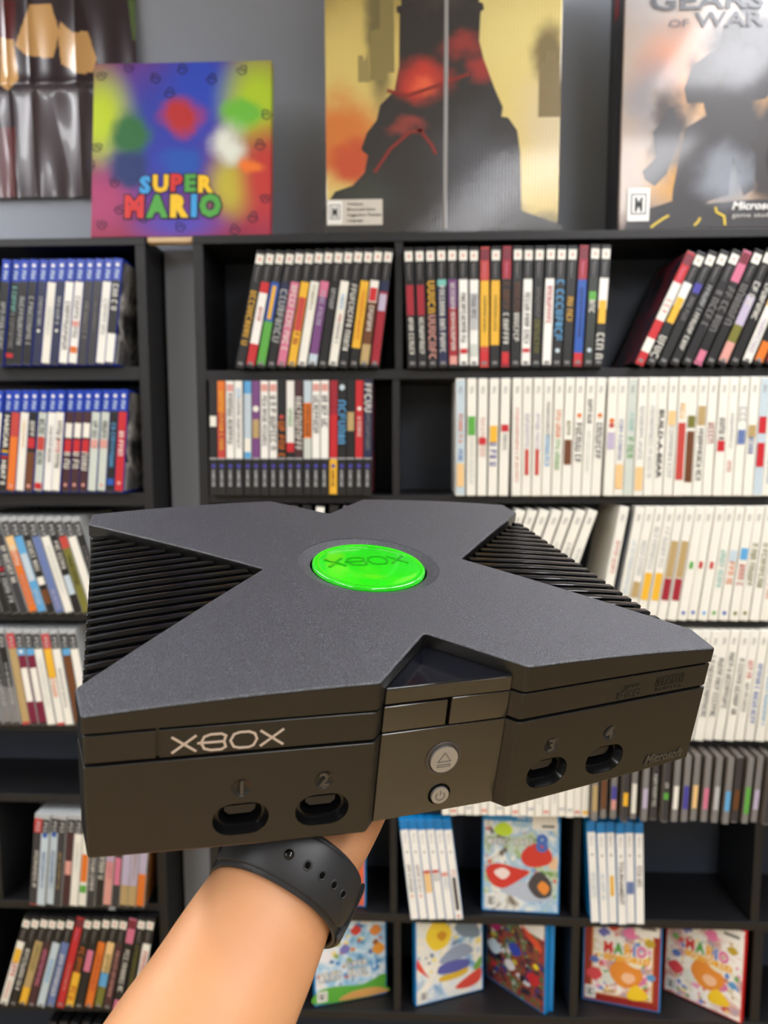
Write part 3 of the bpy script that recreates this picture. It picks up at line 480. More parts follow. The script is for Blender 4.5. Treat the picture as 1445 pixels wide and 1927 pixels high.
def cover_d(mb, frame=True):
    s = 0 if frame else 30
    if frame: quad_on(mb, -.062, .062, .003, .187, mat((150,40,34),.3), -.0001); quad_on(mb, -.05, .052, .018, .184, mat((214,150,80),.3), -.0002)
    x0, x1, z0, z1 = (-.0475, .0495, .021, .182) if frame else (-.062,.062,.003,.187)
    quad_on(mb, x0, x1, z0, z1, art('pale_party_cover_art_%d' % s,[(200,190,150),(236,232,222),(244,240,232),(210,160,150),(120,160,200)],30,seed=31+s), -.0004)
    scatter(mb, [(210,80,80),(90,130,200),(240,220,120),(110,170,90),(230,150,190),(236,236,230),(200,160,120)], 90, 4+s, x0+.002, x1-.002, z0+.002, z1-.03)
    quad_on(mb, .02, .06, .155, .186, mat((238,234,226),.4), -.0007); quad_on(mb, .03, .055, .168, .174, mat((110,106,100),.5), -.001)
    for x, z, r, c in ((-.015,.165,.010,(210,60,50)),(.012,.155,.012,(230,120,170)),(-.03,.15,.010,(110,110,190)),(.045,.14,.009,(190,160,50)),(-.045,.09,.008,(90,120,190)),(-.045,.06,.014,(214,70,80)),(-.02,.055,.014,(220,224,214)),(.03,.06,.012,(210,120,160)),(.048,.07,.008,(90,150,200)),(.03,.1,.008,(230,190,150))):
        blob(mb, [(x-r,z),(x,z+r),(x+r,z),(x,z-r)], mat(c,.35), -.0006)
    blob(mb, [(-.02,.07),(-.005,.1),(.02,.098),(.035,.07),(.022,.045),(-.002,.042)], mat((226,140,50),.35), -.0009); blob(mb, [(0,.06),(.006,.072),(.02,.07),(.022,.058),(.01,.05)], mat((240,190,150),.35), -.0011); blob(mb, [(.004,.1),(.02,.11),(.034,.1),(.03,.085),(.015,.088)], mat((236,226,200),.35), -.0011)
    blob(mb, [(.01,.03),(.025,.05),(.045,.03),(.035,.02),(.015,.018)], mat((240,200,40),.35), -.001)
    cs = [mat(c,.35) for c in ((206,40,40),(70,160,50),(240,170,30),(60,110,200),(220,90,150))]
    flat_text(mb, 'SUPER', -.028, .006, .136, .146, W_, -.0012, .06)
    multi_text(mb, 'MARIO', cs, -.03, .04, .11, .133, -.0012, .06, outline=W_)
    multi_text(mb, '3DWORLD', [mat((236,160,30),.35)], -.03, .046, .095, .107, -.0012, .05, outline=mat((250,220,120),.4))
    esrb(mb, -.06, .008, .018, .026, 'E', -.001)
def cover_k(mb):
    quad_on(mb, -.062, .062, .003, .187, art('bright_race_cover_art',[(110,150,70),(200,214,190),(150,190,220),(236,238,230),(120,110,100)],26,seed=41), -.0002); wiiu_head(mb)
    scatter(mb, [(140,180,80),(200,210,200),(120,160,210),(230,230,226),(110,100,96),(210,120,100)], 70, 9, -.06, .06, .02, .16)
    blob(mb, [(-.045,.158),(-.03,.17),(-.015,.158),(-.02,.145),(-.04,.146)], mat((190,220,60),.35), -.0005)
    multi_text(mb, 'MARIO KART', [W_], -.056, .02, .128, .14, -.0008, .02, outline=mat((70,80,100),.4)); flat_text(mb, '8', .024, .045, .118, .15, mat((70,110,190),.35), -.0008, .06)
    blob(mb, [(0,.11),(.02,.132),(.045,.124),(.052,.1),(.03,.088),(.008,.09)], mat((206,60,50),.35), -.0006)
    blob(mb, [(-.058,.08),(-.04,.092),(-.005,.084),(.015,.078),(-.005,.06),(-.03,.045),(-.05,.055)], mat((206,56,48),.35), -.0008); blob(mb, [(-.045,.075),(-.03,.084),(-.018,.074),(-.03,.062)], mat((238,220,214),.35), -.001)
    blob(mb, [(-.035,.042),(0,.06),(.03,.05),(.055,.03),(.02,.022),(-.01,.03)], mat((180,190,205),.35), -.0007); blob(mb, [(.012,.055),(.03,.08),(.05,.06),(.05,.035),(.028,.03)], mat((70,66,70),.4), -.0009); blob(mb, [(.028,.05),(.036,.062),(.048,.05),(.04,.036)], mat((226,140,60),.4), -.0011)
    blob(mb, [(.045,.09),(.058,.11),(.06,.085)], mat((226,190,150),.35), -.0006)
    esrb(mb, -.058, .008, .018, .026, 'E', -.001)
def cover_h(mb):
    quad_on(mb, -.062, .062, .003, .187, mat((214,96,60),.3), -.0002); quad_on(mb, -.05, .048, .02, .17, art('orange_sky_cover_art',[(230,150,70),(240,220,190),(150,200,225)],20,seed=51), -.0004)
    blob(mb, [(-.02,.07),(.01,.12),(.04,.11),(.03,.075)], mat((226,140,50),.35), -.0006)
face_case('face-out blue-edged case with bright racing cover, between the blue-capped groups', (905,1714),(1053,1722), MZ['f'], BLUE, cover_k, .03, .184)
face_case('blue-edged case with orange-red cover, partly behind the wrist', (545,1702),(691,1708), MZ['f'], BLUE, cover_h, .03, .184)
face_case('icy blue cover with white block lettering beside the forearm, lowest shelf', (592,1896),(728,1870), MZ['g'], BLUE, cover_a, .03)
face_case('white cover with yellow burst and blue swirl, lowest shelf', (778,1897),(913,1862), MZ['g'], BLUE, cover_b, .03)
face_case('red-framed cover with colourful lettering, blue-edged case', (1098,1881),(1238,1907), MZ['g'], BLUE, cover_d, .03)
face_case('red-edged case with colourful lettering turned toward the left, lowest right', (1252,1864),(1390,1926), MZ['g'], (206,28,36), lambda mb: cover_d(mb, False), .03)
# opened case standing like a book
e, mw = face_case('opened blue case with dark racing cover, standing half open', (916,1838),(1022,1909), MZ['g'], BLUE, cover_c, .0)
ang = 1.0; tr_ = MB(); tw = .125; cz0 = .1
def tp(u, v, z): return (CW/2+.001-u*math.cos(ang)+v*math.sin(ang), CT+.001+u*math.sin(ang)+v*math.cos(ang), z)
for (u0,u1,v0,v1,z0,z1) in ((0,tw,0,.004,0,CH),(0,.004,-.005,0,0,CH),(tw-.004,tw,-.005,0,0,CH),(.004,tw-.004,-.005,0,0,.004),(.004,tw-.004,-.005,0,CH-.004,CH)):
    v = [tp(u,w,z) for u in (u0,u1) for w in (v0,v1) for z in (z0,z1)]
    tr_.add(v, [(0,1,3,2),(4,6,7,5),(0,4,5,1),(2,3,7,6),(0,2,6,4),(1,5,7,3)], mat(BLUE,.3))
tray = tr_.build('disc_tray', e)
n = 40; dm = MB(); cz, cu_ = .1, tw/2
dm.add([tp(cu_+.0585*math.cos(i*2*math.pi/n), -.001, cz+.0585*math.sin(i*2*math.pi/n)) for i in range(n)]+[tp(cu_+.008*math.cos(i*2*math.pi/n), -.001, cz+.008*math.sin(i*2*math.pi/n)) for i in range(n)], [(i,(i+1)%n,n+(i+1)%n,n+i) for i in range(n)], mat((26,26,30),.15))
dd = dm.build('disc', tray)

# ------------------------------------------------------------------ wall poster, canvas and display boxes
# folded glossy poster
gl = (48,28,34)
PY = R_['y1']-.006
px0, px1 = at(-60,372,PY).x, at(262,200,PY).x; pz0 = at(100,372,PY).z; pz1 = pz0+.62
mb = MB(); nx, nz = 260, 170; folds = [at(x,200,PY).x for x in (20,62,150)]; fz = [at(60,y,PY).z for y in (160,)]
def pdist(x, z):
    d = .004*sum(math.exp(-abs(x-f)/.006) for f in folds)+.005*sum(math.exp(-abs(z-f)/.008) for f in fz)
    return PY-.001-d-.0025*abs(math.sin(x*31+z*7))*abs(math.cos(z*11+x*3))-.003*math.sin(x*60)**2*(.5+.5*math.sin(z*25))
vs = []; 
for j in range(nz+1):
    for i in range(nx+1):
        x = px0+(px1-px0)*i/nx; z = pz0+(pz1-pz0)*j/nz; vs.append((x, pdist(x,z), z))
fs = [(j*(nx+1)+i, j*(nx+1)+i+1, (j+1)*(nx+1)+i+1, (j+1)*(nx+1)+i) for j in range(nz) for i in range(nx)]
def pm(c): return mat(c, .3, coat=.25)
dk, mr, tn, bw, gn, dpu = pm((42,28,38)), pm((88,24,30)), pm((206,160,100)), pm((34,28,30)), pm((84,104,60)), pm((58,34,52))
idx = {}
def pol(px, py, poly):
    inside = False; n = len(poly)
    for i in range(n):
        (x1,y1),(x2,y2) = poly[i], poly[(i+1)%n]
        if (y1 > py) != (y2 > py) and px < (x2-x1)*(py-y1)/(y2-y1)+x1: inside = not inside
    return inside
shapes = [([(55,10),(95,5),(112,60),(100,110),(50,105),(28,85)],tn),([(112,40),(135,60),(165,60),(182,110),(175,135),(150,140),(115,120),(110,80)],tn),([(0,70),(25,75),(35,150),(15,170),(0,160)],tn),([(240,0),(265,0),(265,80),(250,75)],gn),([(0,0),(30,0),(28,80),(0,70)],mr),([(0,240),(30,240),(30,372),(0,372)],mr),([(40,160),(160,160),(160,372),(50,372)],pm((58,44,52)))]
def toPix(v):
    q = M @ (Vector(v)-EYE); return PW/2+FPX*q.x/q.z, PH/2+FPX*q.y/q.z
groups = {}
for f in fs:
    c = sum((Vector(vs[k]) for k in f), Vector())/4; u, w = toPix(c); m = dk
    for poly, pmm in shapes:
        if pol(u, w, poly): m = pmm; break
    groups.setdefault(m.name, (m, []))[1].append(f)
mi = 0
for m, fl in groups.values(): mb.add(vs, fl, m, True)
o = mb.build('wall_poster'); tagit(o, 'glossy creased poster in maroon, black and tan on the upper left wall', 'poster')
bm = bmesh.new(); bm.from_mesh(o.data); bmesh.ops.remove_doubles(bm, verts=bm.verts[:], dist=1e-6); bmesh.ops.delete(bm, geom=[v for v in bm.verts if not v.link_faces], context='VERTS'); bm.to_mesh(o.data); bm.free()

def painted(name, build, rough=.35, coat=0, bump=0):
    """printed sheet whose colour is built from soft-edged shapes in object space; build(nt, X, Z) returns a colour socket"""
    m = bpy.data.materials.new(name); m.use_nodes = True; nt = m.node_tree; b = nt.nodes['Principled BSDF']
    b.inputs['Roughness'].default_value = rough; b.inputs['Coat Weight'].default_value = coat; b.inputs['Coat Roughness'].default_value = .09
    tc = nt.nodes.new('ShaderNodeTexCoord'); nt.links.new(build(nt, tc.outputs['Object']), b.inputs['Base Color'])
    if bump:
        w = nt.nodes.new('ShaderNodeTexWave'); w.inputs['Scale'].default_value = bump; w.inputs['Distortion'].default_value = .5; nt.links.new(tc.outputs['Object'], w.inputs['Vector'])
        bp = nt.nodes.new('ShaderNodeBump'); bp.inputs['Strength'].default_value = .25; bp.inputs['Distance'].default_value = .001; nt.links.new(w.outputs['Fac'], bp.inputs['Height']); nt.links.new(bp.outputs['Normal'], b.inputs['Normal'])
        nt.links.new(bp.outputs['Normal'], b.inputs['Coat Normal'])
    return m
def soft(nt, co, base, x, z, rx, rz, col, edge=.5, warp=.0, wscale=12):
    """lay a soft ellipse of colour col over base"""
    mp = nt.nodes.new('ShaderNodeMapping'); mp.inputs['Location'].default_value = (-x/rx, 0, -z/rz); mp.inputs['Scale'].default_value = (1/rx, 0, 1/rz)
    src = co
    if warp:
        n = nt.nodes.new('ShaderNodeTexNoise'); n.inputs['Scale'].default_value = wscale; n.inputs['Detail'].default_value = 4; nt.links.new(co, n.inputs['Vector'])
        s = nt.nodes.new('ShaderNodeVectorMath'); s.operation = 'SUBTRACT'; s.inputs[1].default_value = (.5,.5,.5); nt.links.new(n.outputs['Color'], s.inputs[0])
        a = nt.nodes.new('ShaderNodeVectorMath'); a.operation = 'MULTIPLY_ADD'; a.inputs[1].default_value = (warp,warp,warp); nt.links.new(s.outputs[0], a.inputs[0]); nt.links.new(co, a.inputs[2]); src = a.outputs[0]
    nt.links.new(src, mp.inputs['Vector'])
    ln = nt.nodes.new('ShaderNodeVectorMath'); ln.operation = 'LENGTH'; nt.links.new(mp.outputs['Vector'], ln.inputs[0])
    mr_ = nt.nodes.new('ShaderNodeMapRange'); mr_.interpolation_type = 'SMOOTHSTEP'; mr_.inputs['From Min'].default_value = 1-edge; mr_.inputs['From Max'].default_value = 1+edge*.4; mr_.inputs['To Min'].default_value = 1; mr_.inputs['To Max'].default_value = 0
    nt.links.new(ln.outputs['Value'], mr_.inputs['Value'])
    mx = nt.nodes.new('ShaderNodeMix'); mx.data_type = 'RGBA'; nt.links.new(mr_.outputs['Result'], mx.inputs['Factor']); mx.inputs['B'].default_value = lin(col)+(1,)
    if isinstance(base, tuple): mx.inputs['A'].default_value = lin(base)+(1,)
    else: nt.links.new(base, mx.inputs['A'])
    return mx.outputs['Result']
# rainbow canvas on top of the two bookcases
cb0, cb1 = at(169.4,443.5,FB+.004), at(507.5,441,FB+.004); CWd = (cb1-cb0).length; cwz = M_top
mwc = Matrix.Translation(((cb0.x+cb1.x)/2, FB+.006, max(M_top, L_top)+.0004)) @ Matrix.Rotation(-math.radians(8.2), 4, 'X')
ce = empty('canvas_print', 'square canvas print in rainbow colours leaning above the bookcases', 'canvas', mwc)
def rb(nt, co):
    c = soft(nt, co, (150,40,70), 0, .27, .16, .07, (120,50,130), .8)
    c = soft(nt, co, c, -.03, .17, .13, .16, (46,60,170), .7)
    c = soft(nt, co, c, .03, .25, .07, .10, (40,70,190), .7)
    c = soft(nt, co, c, -.135, .2, .055, .085, (190,214,40), .8)
    c = soft(nt, co, c, .125, .225, .065, .09, (176,206,40), .8)
    c = soft(nt, co, c, .085, .085, .045, .06, (190,180,60), .8)
    c = soft(nt, co, c, .14, .1, .05, .09, (190,54,50), .8)
    c = soft(nt, co, c, .0, .02, .08, .03, (80,70,180), .9)
    c = soft(nt, co, c, -.13, .06, .06, .06, (170,60,110), .8)
    c = soft(nt, co, c, -.085, .17, .035, .05, (44,110,60), .6, .05, 16)
    c = soft(nt, co, c, -.085, .115, .04, .03, (30,52,110), .6, .06, 16)
    c = soft(nt, co, c, .0, .2, .04, .035, (186,44,46), .6, .05, 16)
    c = soft(nt, co, c, .005, .125, .04, .025, (30,84,180), .6, .05, 16)
    c = soft(nt, co, c, .1, .2, .04, .03, (110,190,62), .6, .05, 16)
    c = soft(nt, co, c, .08, .15, .03, .035, (226,232,220), .8, .05, 16)
    c = soft(nt, co, c, .115, .115, .022, .014, (236,120,40), .7, .04, 20)
    return c
mb = MB(); HC = .2915; mb.box(-CWd/2, CWd/2, 0, .018, 0, HC, painted('rainbow_canvas_print', rb, .6), .001); mb.build('canvas', ce)
mb = MB(); y = -.0006
doodle = mat((40,30,60),.7)
for i, (x, z) in enumerate([(-.135,.27),(-.09,.283),(-.045,.265),(.0,.28),(.05,.262),(.1,.275),(-.14,.15),(-.11,.09),(.14,.2),(.13,.15),(.12,.03),(.06,.05),(-.06,.03),(-.13,.02),(.0,.015),(.09,.01),(-.02,.24),(-.15,.12),(-.1,.045),(.14,.06)]):
    mb = MB(); r = .0075; mb2 = [(x+r*math.cos(a)*(1+.25*math.sin(3*a+i)), z+r*math.sin(a)*(1+.2*math.cos(2*a+i))) for a in [k*2*math.pi/14 for k in range(14)]]
    vs_, fs_ = stroke2d(mb2, .0016, True); mb.add([(a,y,b) for a, b in vs_], fs_, doodle)
    vs_, fs_ = stroke2d([(x-r*.6,z),(x,z+r*.3),(x+r*.6,z-r*.2)], .0018); mb.add([(a,y,b) for a, b in vs_], fs_, doodle); mb.build('doodle', ce)
mb = MB()
MC = dict(s=(60,160,225), y=(245,200,40), r=(214,50,50), g=(80,165,70), o=(236,120,40))
multi_text(mb, 'SUPER', [mat(MC[c],.5) for c in 'syrgy'], -.068, .055, .072, .099, y-.0004, .08, outline=mat((36,24,60),.6), arc=.004); mb.build('upper_lettering', ce); mb = MB()
multi_text(mb, 'MARIO', [mat(MC[c],.5) for c in 'rgysg'], -.092, .068, .034, .068, y-.0004, .1, outline=mat((36,24,60),.6))
mb.build('lower_lettering', ce)
cxm = (cb0.x+cb1.x)/2; mb = MB(); mb.box(LX1+.002-cxm, MX0-.002-cxm, .0005, .014, -.0095, -.0006, mat((206,178,140),.6), .001); 
st = mb.build('wooden_batten', ce)
# golden display box
gx0, gx1 = at(613.5,300,FB+.006).x, at(1052.5,300,FB+.006).x; gw = gx1-gx0
ge = empty('display_box', 'large cardboard display box with golden clouds and dark tower artwork', 'display box', Matrix.Translation(((gx0+gx1)/2, FB+.006, M_top)))
def gold(nt, co):
    c = soft(nt, co, (214,190,110), -.1, .42, .3, .14, (140,120,60), .9, .12, 9)
    c = soft(nt, co, c, .1, .30, .16, .12, (222,206,130), .9, .1)
    c = soft(nt, co, c, -.14, .27, .09, .10, (214,192,110), .8, .1)
    c = soft(nt, co, c, -.17, .15, .10, .075, (206,116,40), .8, .08, 20)
    c = soft(nt, co, c, -.14, .11, .06, .04, (190,70,26), .8, .06, 24)
    c = soft(nt, co, c, .18, .16, .07, .10, (206,190,150), .8, .05)
    c = soft(nt, co, c, -.10, .30, .022, .12, (110,100,60), .6, .03)
    c = soft(nt, co, c, .165, .27, .03, .05, (120,104,60), .5, .02, 30)
    c = soft(nt, co, c, 0, -.02, .6, .065, (34,36,30), .6, .1, 14)
    return c
gm = painted('golden_cloud_print', gold, .5, 1, 60)
def rockp(nt, co):
    c = soft(nt, co, (26,23,24), -.035, .235, .05, .034, (190,44,28), .8, .05, 22)
    c = soft(nt, co, c, -.03, .225, .02, .014, (224,90,50), .9, .03, 30)
    c = soft(nt, co, c, .03, .285, .04, .02, (140,36,32), .8, .05, 22)
    c = soft(nt, co, c, .065, .25, .03, .022, (150,34,30), .8, .05, 22)
    c = soft(nt, co, c, -.055, .165, .035, .012, (130,44,38), .8, .05, 22)
    c = soft(nt, co, c, .0, .36, .05, .03, (48,40,36), .8, .08, 40)
    c = soft(nt, co, c, .05, .1, .07, .09, (62,64,72), .9, .08, 16)
    c = soft(nt, co, c, -.12, .06, .06, .03, (40,48,40), .9, .06, 20)
    return c
rm = painted('dark_tower_print', rockp, .5, 1, 60)
mb = MB(); mb.box(-gw/2, gw/2, 0, .045, .0003, .50, gm, .0015); mb.build('box_body', ge)
mb = MB(); pxm = .000888
def gpt(px, py): return ((px-833)*pxm, (437-py)*pxm)
for pts, c in (([(722,-60),(745,-60),(748,160),(735,160),(735,172),(705,172),(705,90),(722,85)],(134,120,70)),([(683,175),(683,130),(692,130),(694,140),(700,128),(706,175)],(150,136,84)),([(1003,240),(1003,150),(1014,148),(1014,130),(1032,130),(1032,150),(1040,152),(1043,240)],(124,108,70))):
    mb.add([(a, -.0003, b) for a, b in (gpt(*q) for q in pts)], [tuple(range(len(pts)))], mat(c,.5,coat=.6))
TW = [(757,-60),(760,48),(751,50),(752,60),(757,62),(756,150),(748,190),(722,215),(716,240),(698,262),(688,290),(700,300),(694,330),(672,352),(640,362),(622,388),(617,400),(616,434),(1049,434),(1049,426),(976,400),(972,300),(966,262),(950,240),(938,238),(940,222),(925,190),(905,140),(897,110),(899,62),(905,58),(903,48),(896,46),(898,-60)]
mb.add([(a, -.0006, b) for a, b in (gpt(*q) for q in TW)], [tuple(range(len(TW)))], rm)
for pts in ([(712,330),(740,290),(775,262),(800,258)],[(790,255),(815,285),(822,300)],[(735,190),(770,200),(835,180),(880,165)]):
    vs_, fs_ = stroke2d([gpt(*q) for q in pts], .005); mb.add([(a,-.0009,b) for a, b in vs_], fs_, mat((130,46,40),.35))
mb.build('tower_print', ge)
mb = MB(); quad_on(mb, -.197+.012, -.095, .014, .054, mat((206,200,190),.3), -.0008); esrb(mb, -.184, .016, .024, .036, 'M', -.0012)
for i, s in enumerate(('Violence','Blood and Gore','Suggestive Themes','Language')): flat_text(mb, s, -.152, -.152+.0052*len(s)*.62, .045-.0085*i, .0495-.0085*i, K_, -.0012)
mb.build('rating_label', ge)
mb = MB(); xs = at(838,300,FB+.006).x-(gx0+gx1)/2; mb.box(xs-.003, xs+.003, -.0012, 0, .006, .49, mat((150,148,148),.25), .0004); mb.build('fold_line', ge)  # cardboard fold; its pale grey paints in the glare running along it
# grey battle display box
bx0 = at(1163.5,432,FB+.006).x; bx1 = bx0+.37; bw_ = .37
be = empty('display_box', 'display box with grey battle artwork reading GEARS OF WAR at right', 'display box', Matrix.Translation(((bx0+bx1)/2, FB+.006, M_top)))
def bat(nt, co):
    c = soft(nt, co, (166,148,134), -.1, .42, .14, .14, (156,160,170), .9, .08, 8)
    c = soft(nt, co, c, .05, .33, .2, .03, (196,184,172), .9, .1, 10)
    c = soft(nt, co, c, .0, .38, .2, .05, (186,186,192), .9, .08, 10)
    c = soft(nt, co, c, -.11, .24, .06, .07, (200,130,96), .8, .06)
    c = soft(nt, co, c, -.14, .20, .05, .07, (130,126,130), .8, .06)
    c = soft(nt, co, c, .0, .2, .12, .05, (224,168,96), .8, .06)
    c = soft(nt, co, c, -.09, .09, .06, .06, (206,150,60), .8, .06, 20)
    c = soft(nt, co, c, .1, .1, .08, .1, (206,140,50), .8, .06, 20)
    c = soft(nt, co, c, -.11, .15, .035, .07, (60,50,48), .6, .06, 26)
    c = soft(nt, co, c, -.075, .22, .014, .05, (70,60,60), .6, .03, 26)
    c = soft(nt, co, c, .01, .27, .075, .055, (66,66,72), .35, .04, 22)
    c = soft(nt, co, c, -.01, .14, .05, .09, (52,50,54), .35, .04, 22)
    c = soft(nt, co, c, .045, .12, .035, .09, (46,42,44), .35, .04, 22)
    c = soft(nt, co, c, .004, .335, .02, .022, (60,60,66), .3, .01, 40)
    c = soft(nt, co, c, -.02, .07, .04, .04, (150,156,166), .9, .03)
    c = soft(nt, co, c, 0, -.01, .4, .045, (74,56,44), .7, .08, 20)
    return c
mb = MB(); mb.box(-bw_/2, bw_/2, 0, .085, .0003, .46, painted('grey_battle_print', bat, .5, .4), .0015); mb.build('box_body', be)
mb = MB(); X0 = -bw_/2
def bpt(px, py): return (X0+(px-1163.5)*.000845, (432-py)*.000845)
figm = painted('dark_figure_print', lambda nt, co: soft(nt, co, soft(nt, co, soft(nt, co, (50,48,52), -.01, .25, .05, .04, (84,84,92), .9, .08, 30), .05, .15, .03, .06, (36,32,34), .9, .06, 30), -.02, .08, .05, .05, (130,136,148), .9, .06, 20), .5, .4)
for pts in ([(1340,110),(1342,72),(1358,60),(1374,72),(1376,100),(1402,104),(1425,130),(1442,165),(1440,180),(1425,200),(1400,204),(1396,240),(1414,245),(1418,268),(1398,280),(1412,300),(1412,360),(1392,372),(1380,330),(1370,300),(1364,370),(1330,380),(1300,400),(1260,412),(1262,360),(1272,300),(1280,250),(1318,228),(1312,205),(1282,205),(1276,180),(1290,140),(1318,120)],
            [(1222,255),(1240,235),(1248,212),(1258,212),(1262,235),(1274,250),(1262,290),(1250,330),(1228,352),(1210,340),(1205,325),(1230,300)],
            [(1180,405),(1260,380),(1330,385),(1420,378),(1480,385),(1500,428),(1175,430)],
            [(1430,300),(1440,270),(1452,262),(1470,270),(1470,330),(1440,340)]):
    fy = fy-.0003 if 'fy' in globals() else -.0002; mb.add([(a, fy, b) for a, b in (bpt(*q) for q in pts)], [tuple(range(len(pts)))], figm)
mb.build('figure_print', be)
mb = MB(); g1 = mat((84,86,94),.35)
flat_text(mb, 'GEARS', X0+.038, X0+.212, .329, .356, g1, -.0016, .03); flat_text(mb, 'OF', X0+.068, X0+.098, .303, .315, g1, -.0016, 0); flat_text(mb, 'WAR', X0+.106, X0+.212, .303, .325, g1, -.0016, .03)
mb.build('title_lettering', be)
mb = MB(); flat_text(mb, 'Microsoft', X0+.176, X0+.25, .030, .042, W_, -.0018, .03, .003); flat_text(mb, 'game studios', X0+.176, X0+.25, .018, .025, mat((200,196,190),.4), -.0018, 0); mb.build('maker_lettering', be)
for pts in ([(.05,.004),(.058,.010),(.07,.018),(.078,.022)],[(.118,.006),(.124,.012),(.127,.018)],[(.150,.034),(.152,.026),(.164,.020),(.166,.006)]):
    mb = MB(); vs_, fs_ = stroke2d([(X0+a, b) for a, b in pts], .0035); mb.add([(a,-.0018,b) for a, b in vs_], fs_, mat((214,186,50),.4)); mb.build('yellow_mark', be)
mb = MB(); esrb(mb, X0+.013, .014, .034, .050, 'M', -.0018); mb.build('rating_label', be)
mb = MB(); mb.box(-bw_/2-.0008, -bw_/2, .004, .081, .004, .455, mat((26,22,34),.3)); 
for i, (z0,z1,c) in enumerate(((.34,.38,'c'),(.26,.32,'d'),(.1,.24,'d'))): mb.box(-bw_/2-.0012, -bw_/2-.0009, .03, .055, z0, z1, cm(c))
mb.build('side_print', be)

# ------------------------------------------------------------------ the console
RO = Matrix(((0.94112266,-0.32651542,0.08761174),(-0.02376834,-0.32242185,-0.94629764),(0.33722871,0.88849976,-0.31119924)))
TO = Vector((-9.78, 30.243, 448.684))
MWX = Matrix.Translation(EYE + MT @ (TO/1000)) @ (MT @ RO).to_4x4() @ Matrix.Scale(.001, 4)
MWX = Matrix.Translation(EYE + MT @ (TO/1000)) @ (MT @ RO).to_quaternion().to_matrix().to_4x4()
cons = empty('game_console', 'large black game console with X-shaped lid and green badge, held up on a palm', 'game console', MWX)
mm = .001
def ztop(x): return -7.5*(x/158)**2
def half(): return [(36.6,-131.2),(157.5,-121.8),(160.7,-99.6),(63.4,.9),(160.7,103.1),(158.5,123.2),(35.6,123.2)]
def outline(inset=0, front=0):
    h = half(); pts = [(0,-92.)]+h+[(0,90.6)]+[(-x,y) for x, y in reversed(h)]
    if inset:                            # inset along vertex normals
        n = len(pts); out = []
        for i in range(n):
            a, b, c = Vector(pts[i-1]), Vector(pts[i]), Vector(pts[(i+1) % n]); d1 = (b-a).normalized(); d2 = (c-b).normalized()
            n1 = Vector((-d1.y, d1.x)); n2 = Vector((-d2.y, d2.x)); t = (n1+n2).normalized(); out.append(tuple(b+t*inset/max(.4, t.dot(n1))))
        pts = out
    return pts
def prism(poly, ft, fb, bev_top=0, bev_side=0, step=8, xcut=True, bev_bot=0):
    """polygon prism (mm); ft(x), fb(x) give the top and bottom height; returns bmesh in metres"""
    bm = bmesh.new(); lo = [bm.verts.new((x,y,0)) for x, y in poly]; hi = [bm.verts.new((x,y,10)) for x, y in poly]; n = len(poly)
    bm.faces.new(lo[::-1]); bm.faces.new(hi)
    for i in range(n): bm.faces.new((lo[i], lo[(i+1)%n], hi[(i+1)%n], hi[i]))
    bmesh.ops.recalc_face_normals(bm, faces=bm.faces[:]); bm.edges.ensure_lookup_table()
    if bev_side: 
        es = [e for e in bm.edges if abs(e.verts[0].co.z-e.verts[1].co.z) > 5]
        bmesh.ops.bevel(bm, geom=es, offset=bev_side, segments=3, profile=.5, affect='EDGES')
    if bev_top:
        es = [e for e in bm.edges if e.verts[0].co.z > 9.99 and e.verts[1].co.z > 9.99]
        bmesh.ops.bevel(bm, geom=es, offset=bev_top, segments=3, profile=.5, affect='EDGES')
    if bev_bot:
        es = [e for e in bm.edges if e.verts[0].co.z < .01 and e.verts[1].co.z < .01]
        bmesh.ops.bevel(bm, geom=es, offset=bev_bot, segments=2, profile=.5, affect='EDGES')
    if xcut:
        x = -152
        while x < 155: bmesh.ops.bisect_plane(bm, geom=bm.verts[:]+bm.edges[:]+bm.faces[:], plane_co=(x,0,0), plane_no=(1,0,0)); x += step
    bmesh.ops.triangulate(bm, faces=[f for f in bm.faces if len(f.verts) > 4])
    for v in bm.verts:
        t, b = ft(v.co.x), fb(v.co.x); z = v.co.z
        if z > 9.99-bev_top*1.01 and bev_top: zz = t-(10-z)
        elif z < bev_bot*1.01+.01 and bev_bot: zz = b+z
        else: zz = b+(t-b)*z/10
        v.co = Vector((v.co.x*mm, v.co.y*mm, zz*mm))
    return bm
def lo_f(zi, zo): return lambda x: zi+(zo-zi)*(x/158)**2
lidm = mat((33,36,46), .43, 'textured_black_plastic_lid', var=.5, bump=.9, bscale=1600, spec=1.1)
_nt = lidm.node_tree; _b = _nt.nodes['Principled BSDF']; _co = _nt.nodes.new('ShaderNodeTexCoord'); _n = _nt.nodes.new('ShaderNodeTexNoise'); _n.inputs['Scale'].default_value = 1900; _n.inputs['Detail'].default_value = 1
_r = _nt.nodes.new('ShaderNodeValToRGB'); _r.color_ramp.elements[0].position = .5; _r.color_ramp.elements[0].color = lin((27,29,37))+(1,); _r.color_ramp.elements[1].position = .72; _r.color_ramp.elements[1].color = lin((98,102,118))+(1,)  # pale specks paint the glints of the grained plastic into the colour
_nt.links.new(_co.outputs['Object'], _n.inputs['Vector']); _nt.links.new(_n.outputs['Fac'], _r.inputs['Fac']); _nt.links.new(_r.outputs['Color'], _b.inputs['Base Color'])
facem = mat((22,21,20), .32, 'satin_black_plastic', spec=.62, bump=.06, bscale=900)
glossm = mat((36,33,29), .2, 'gloss_black_plastic', spec=1.1)
blk = mat((5,5,5), .9, 'black_recess', spec=.1)
def obj_bm(name, bm, m, parent, smooth=28):
    mb = MB(); mb.bm(bm, m); o = mb.build(name, parent); return autosmooth(o, smooth) if smooth else o
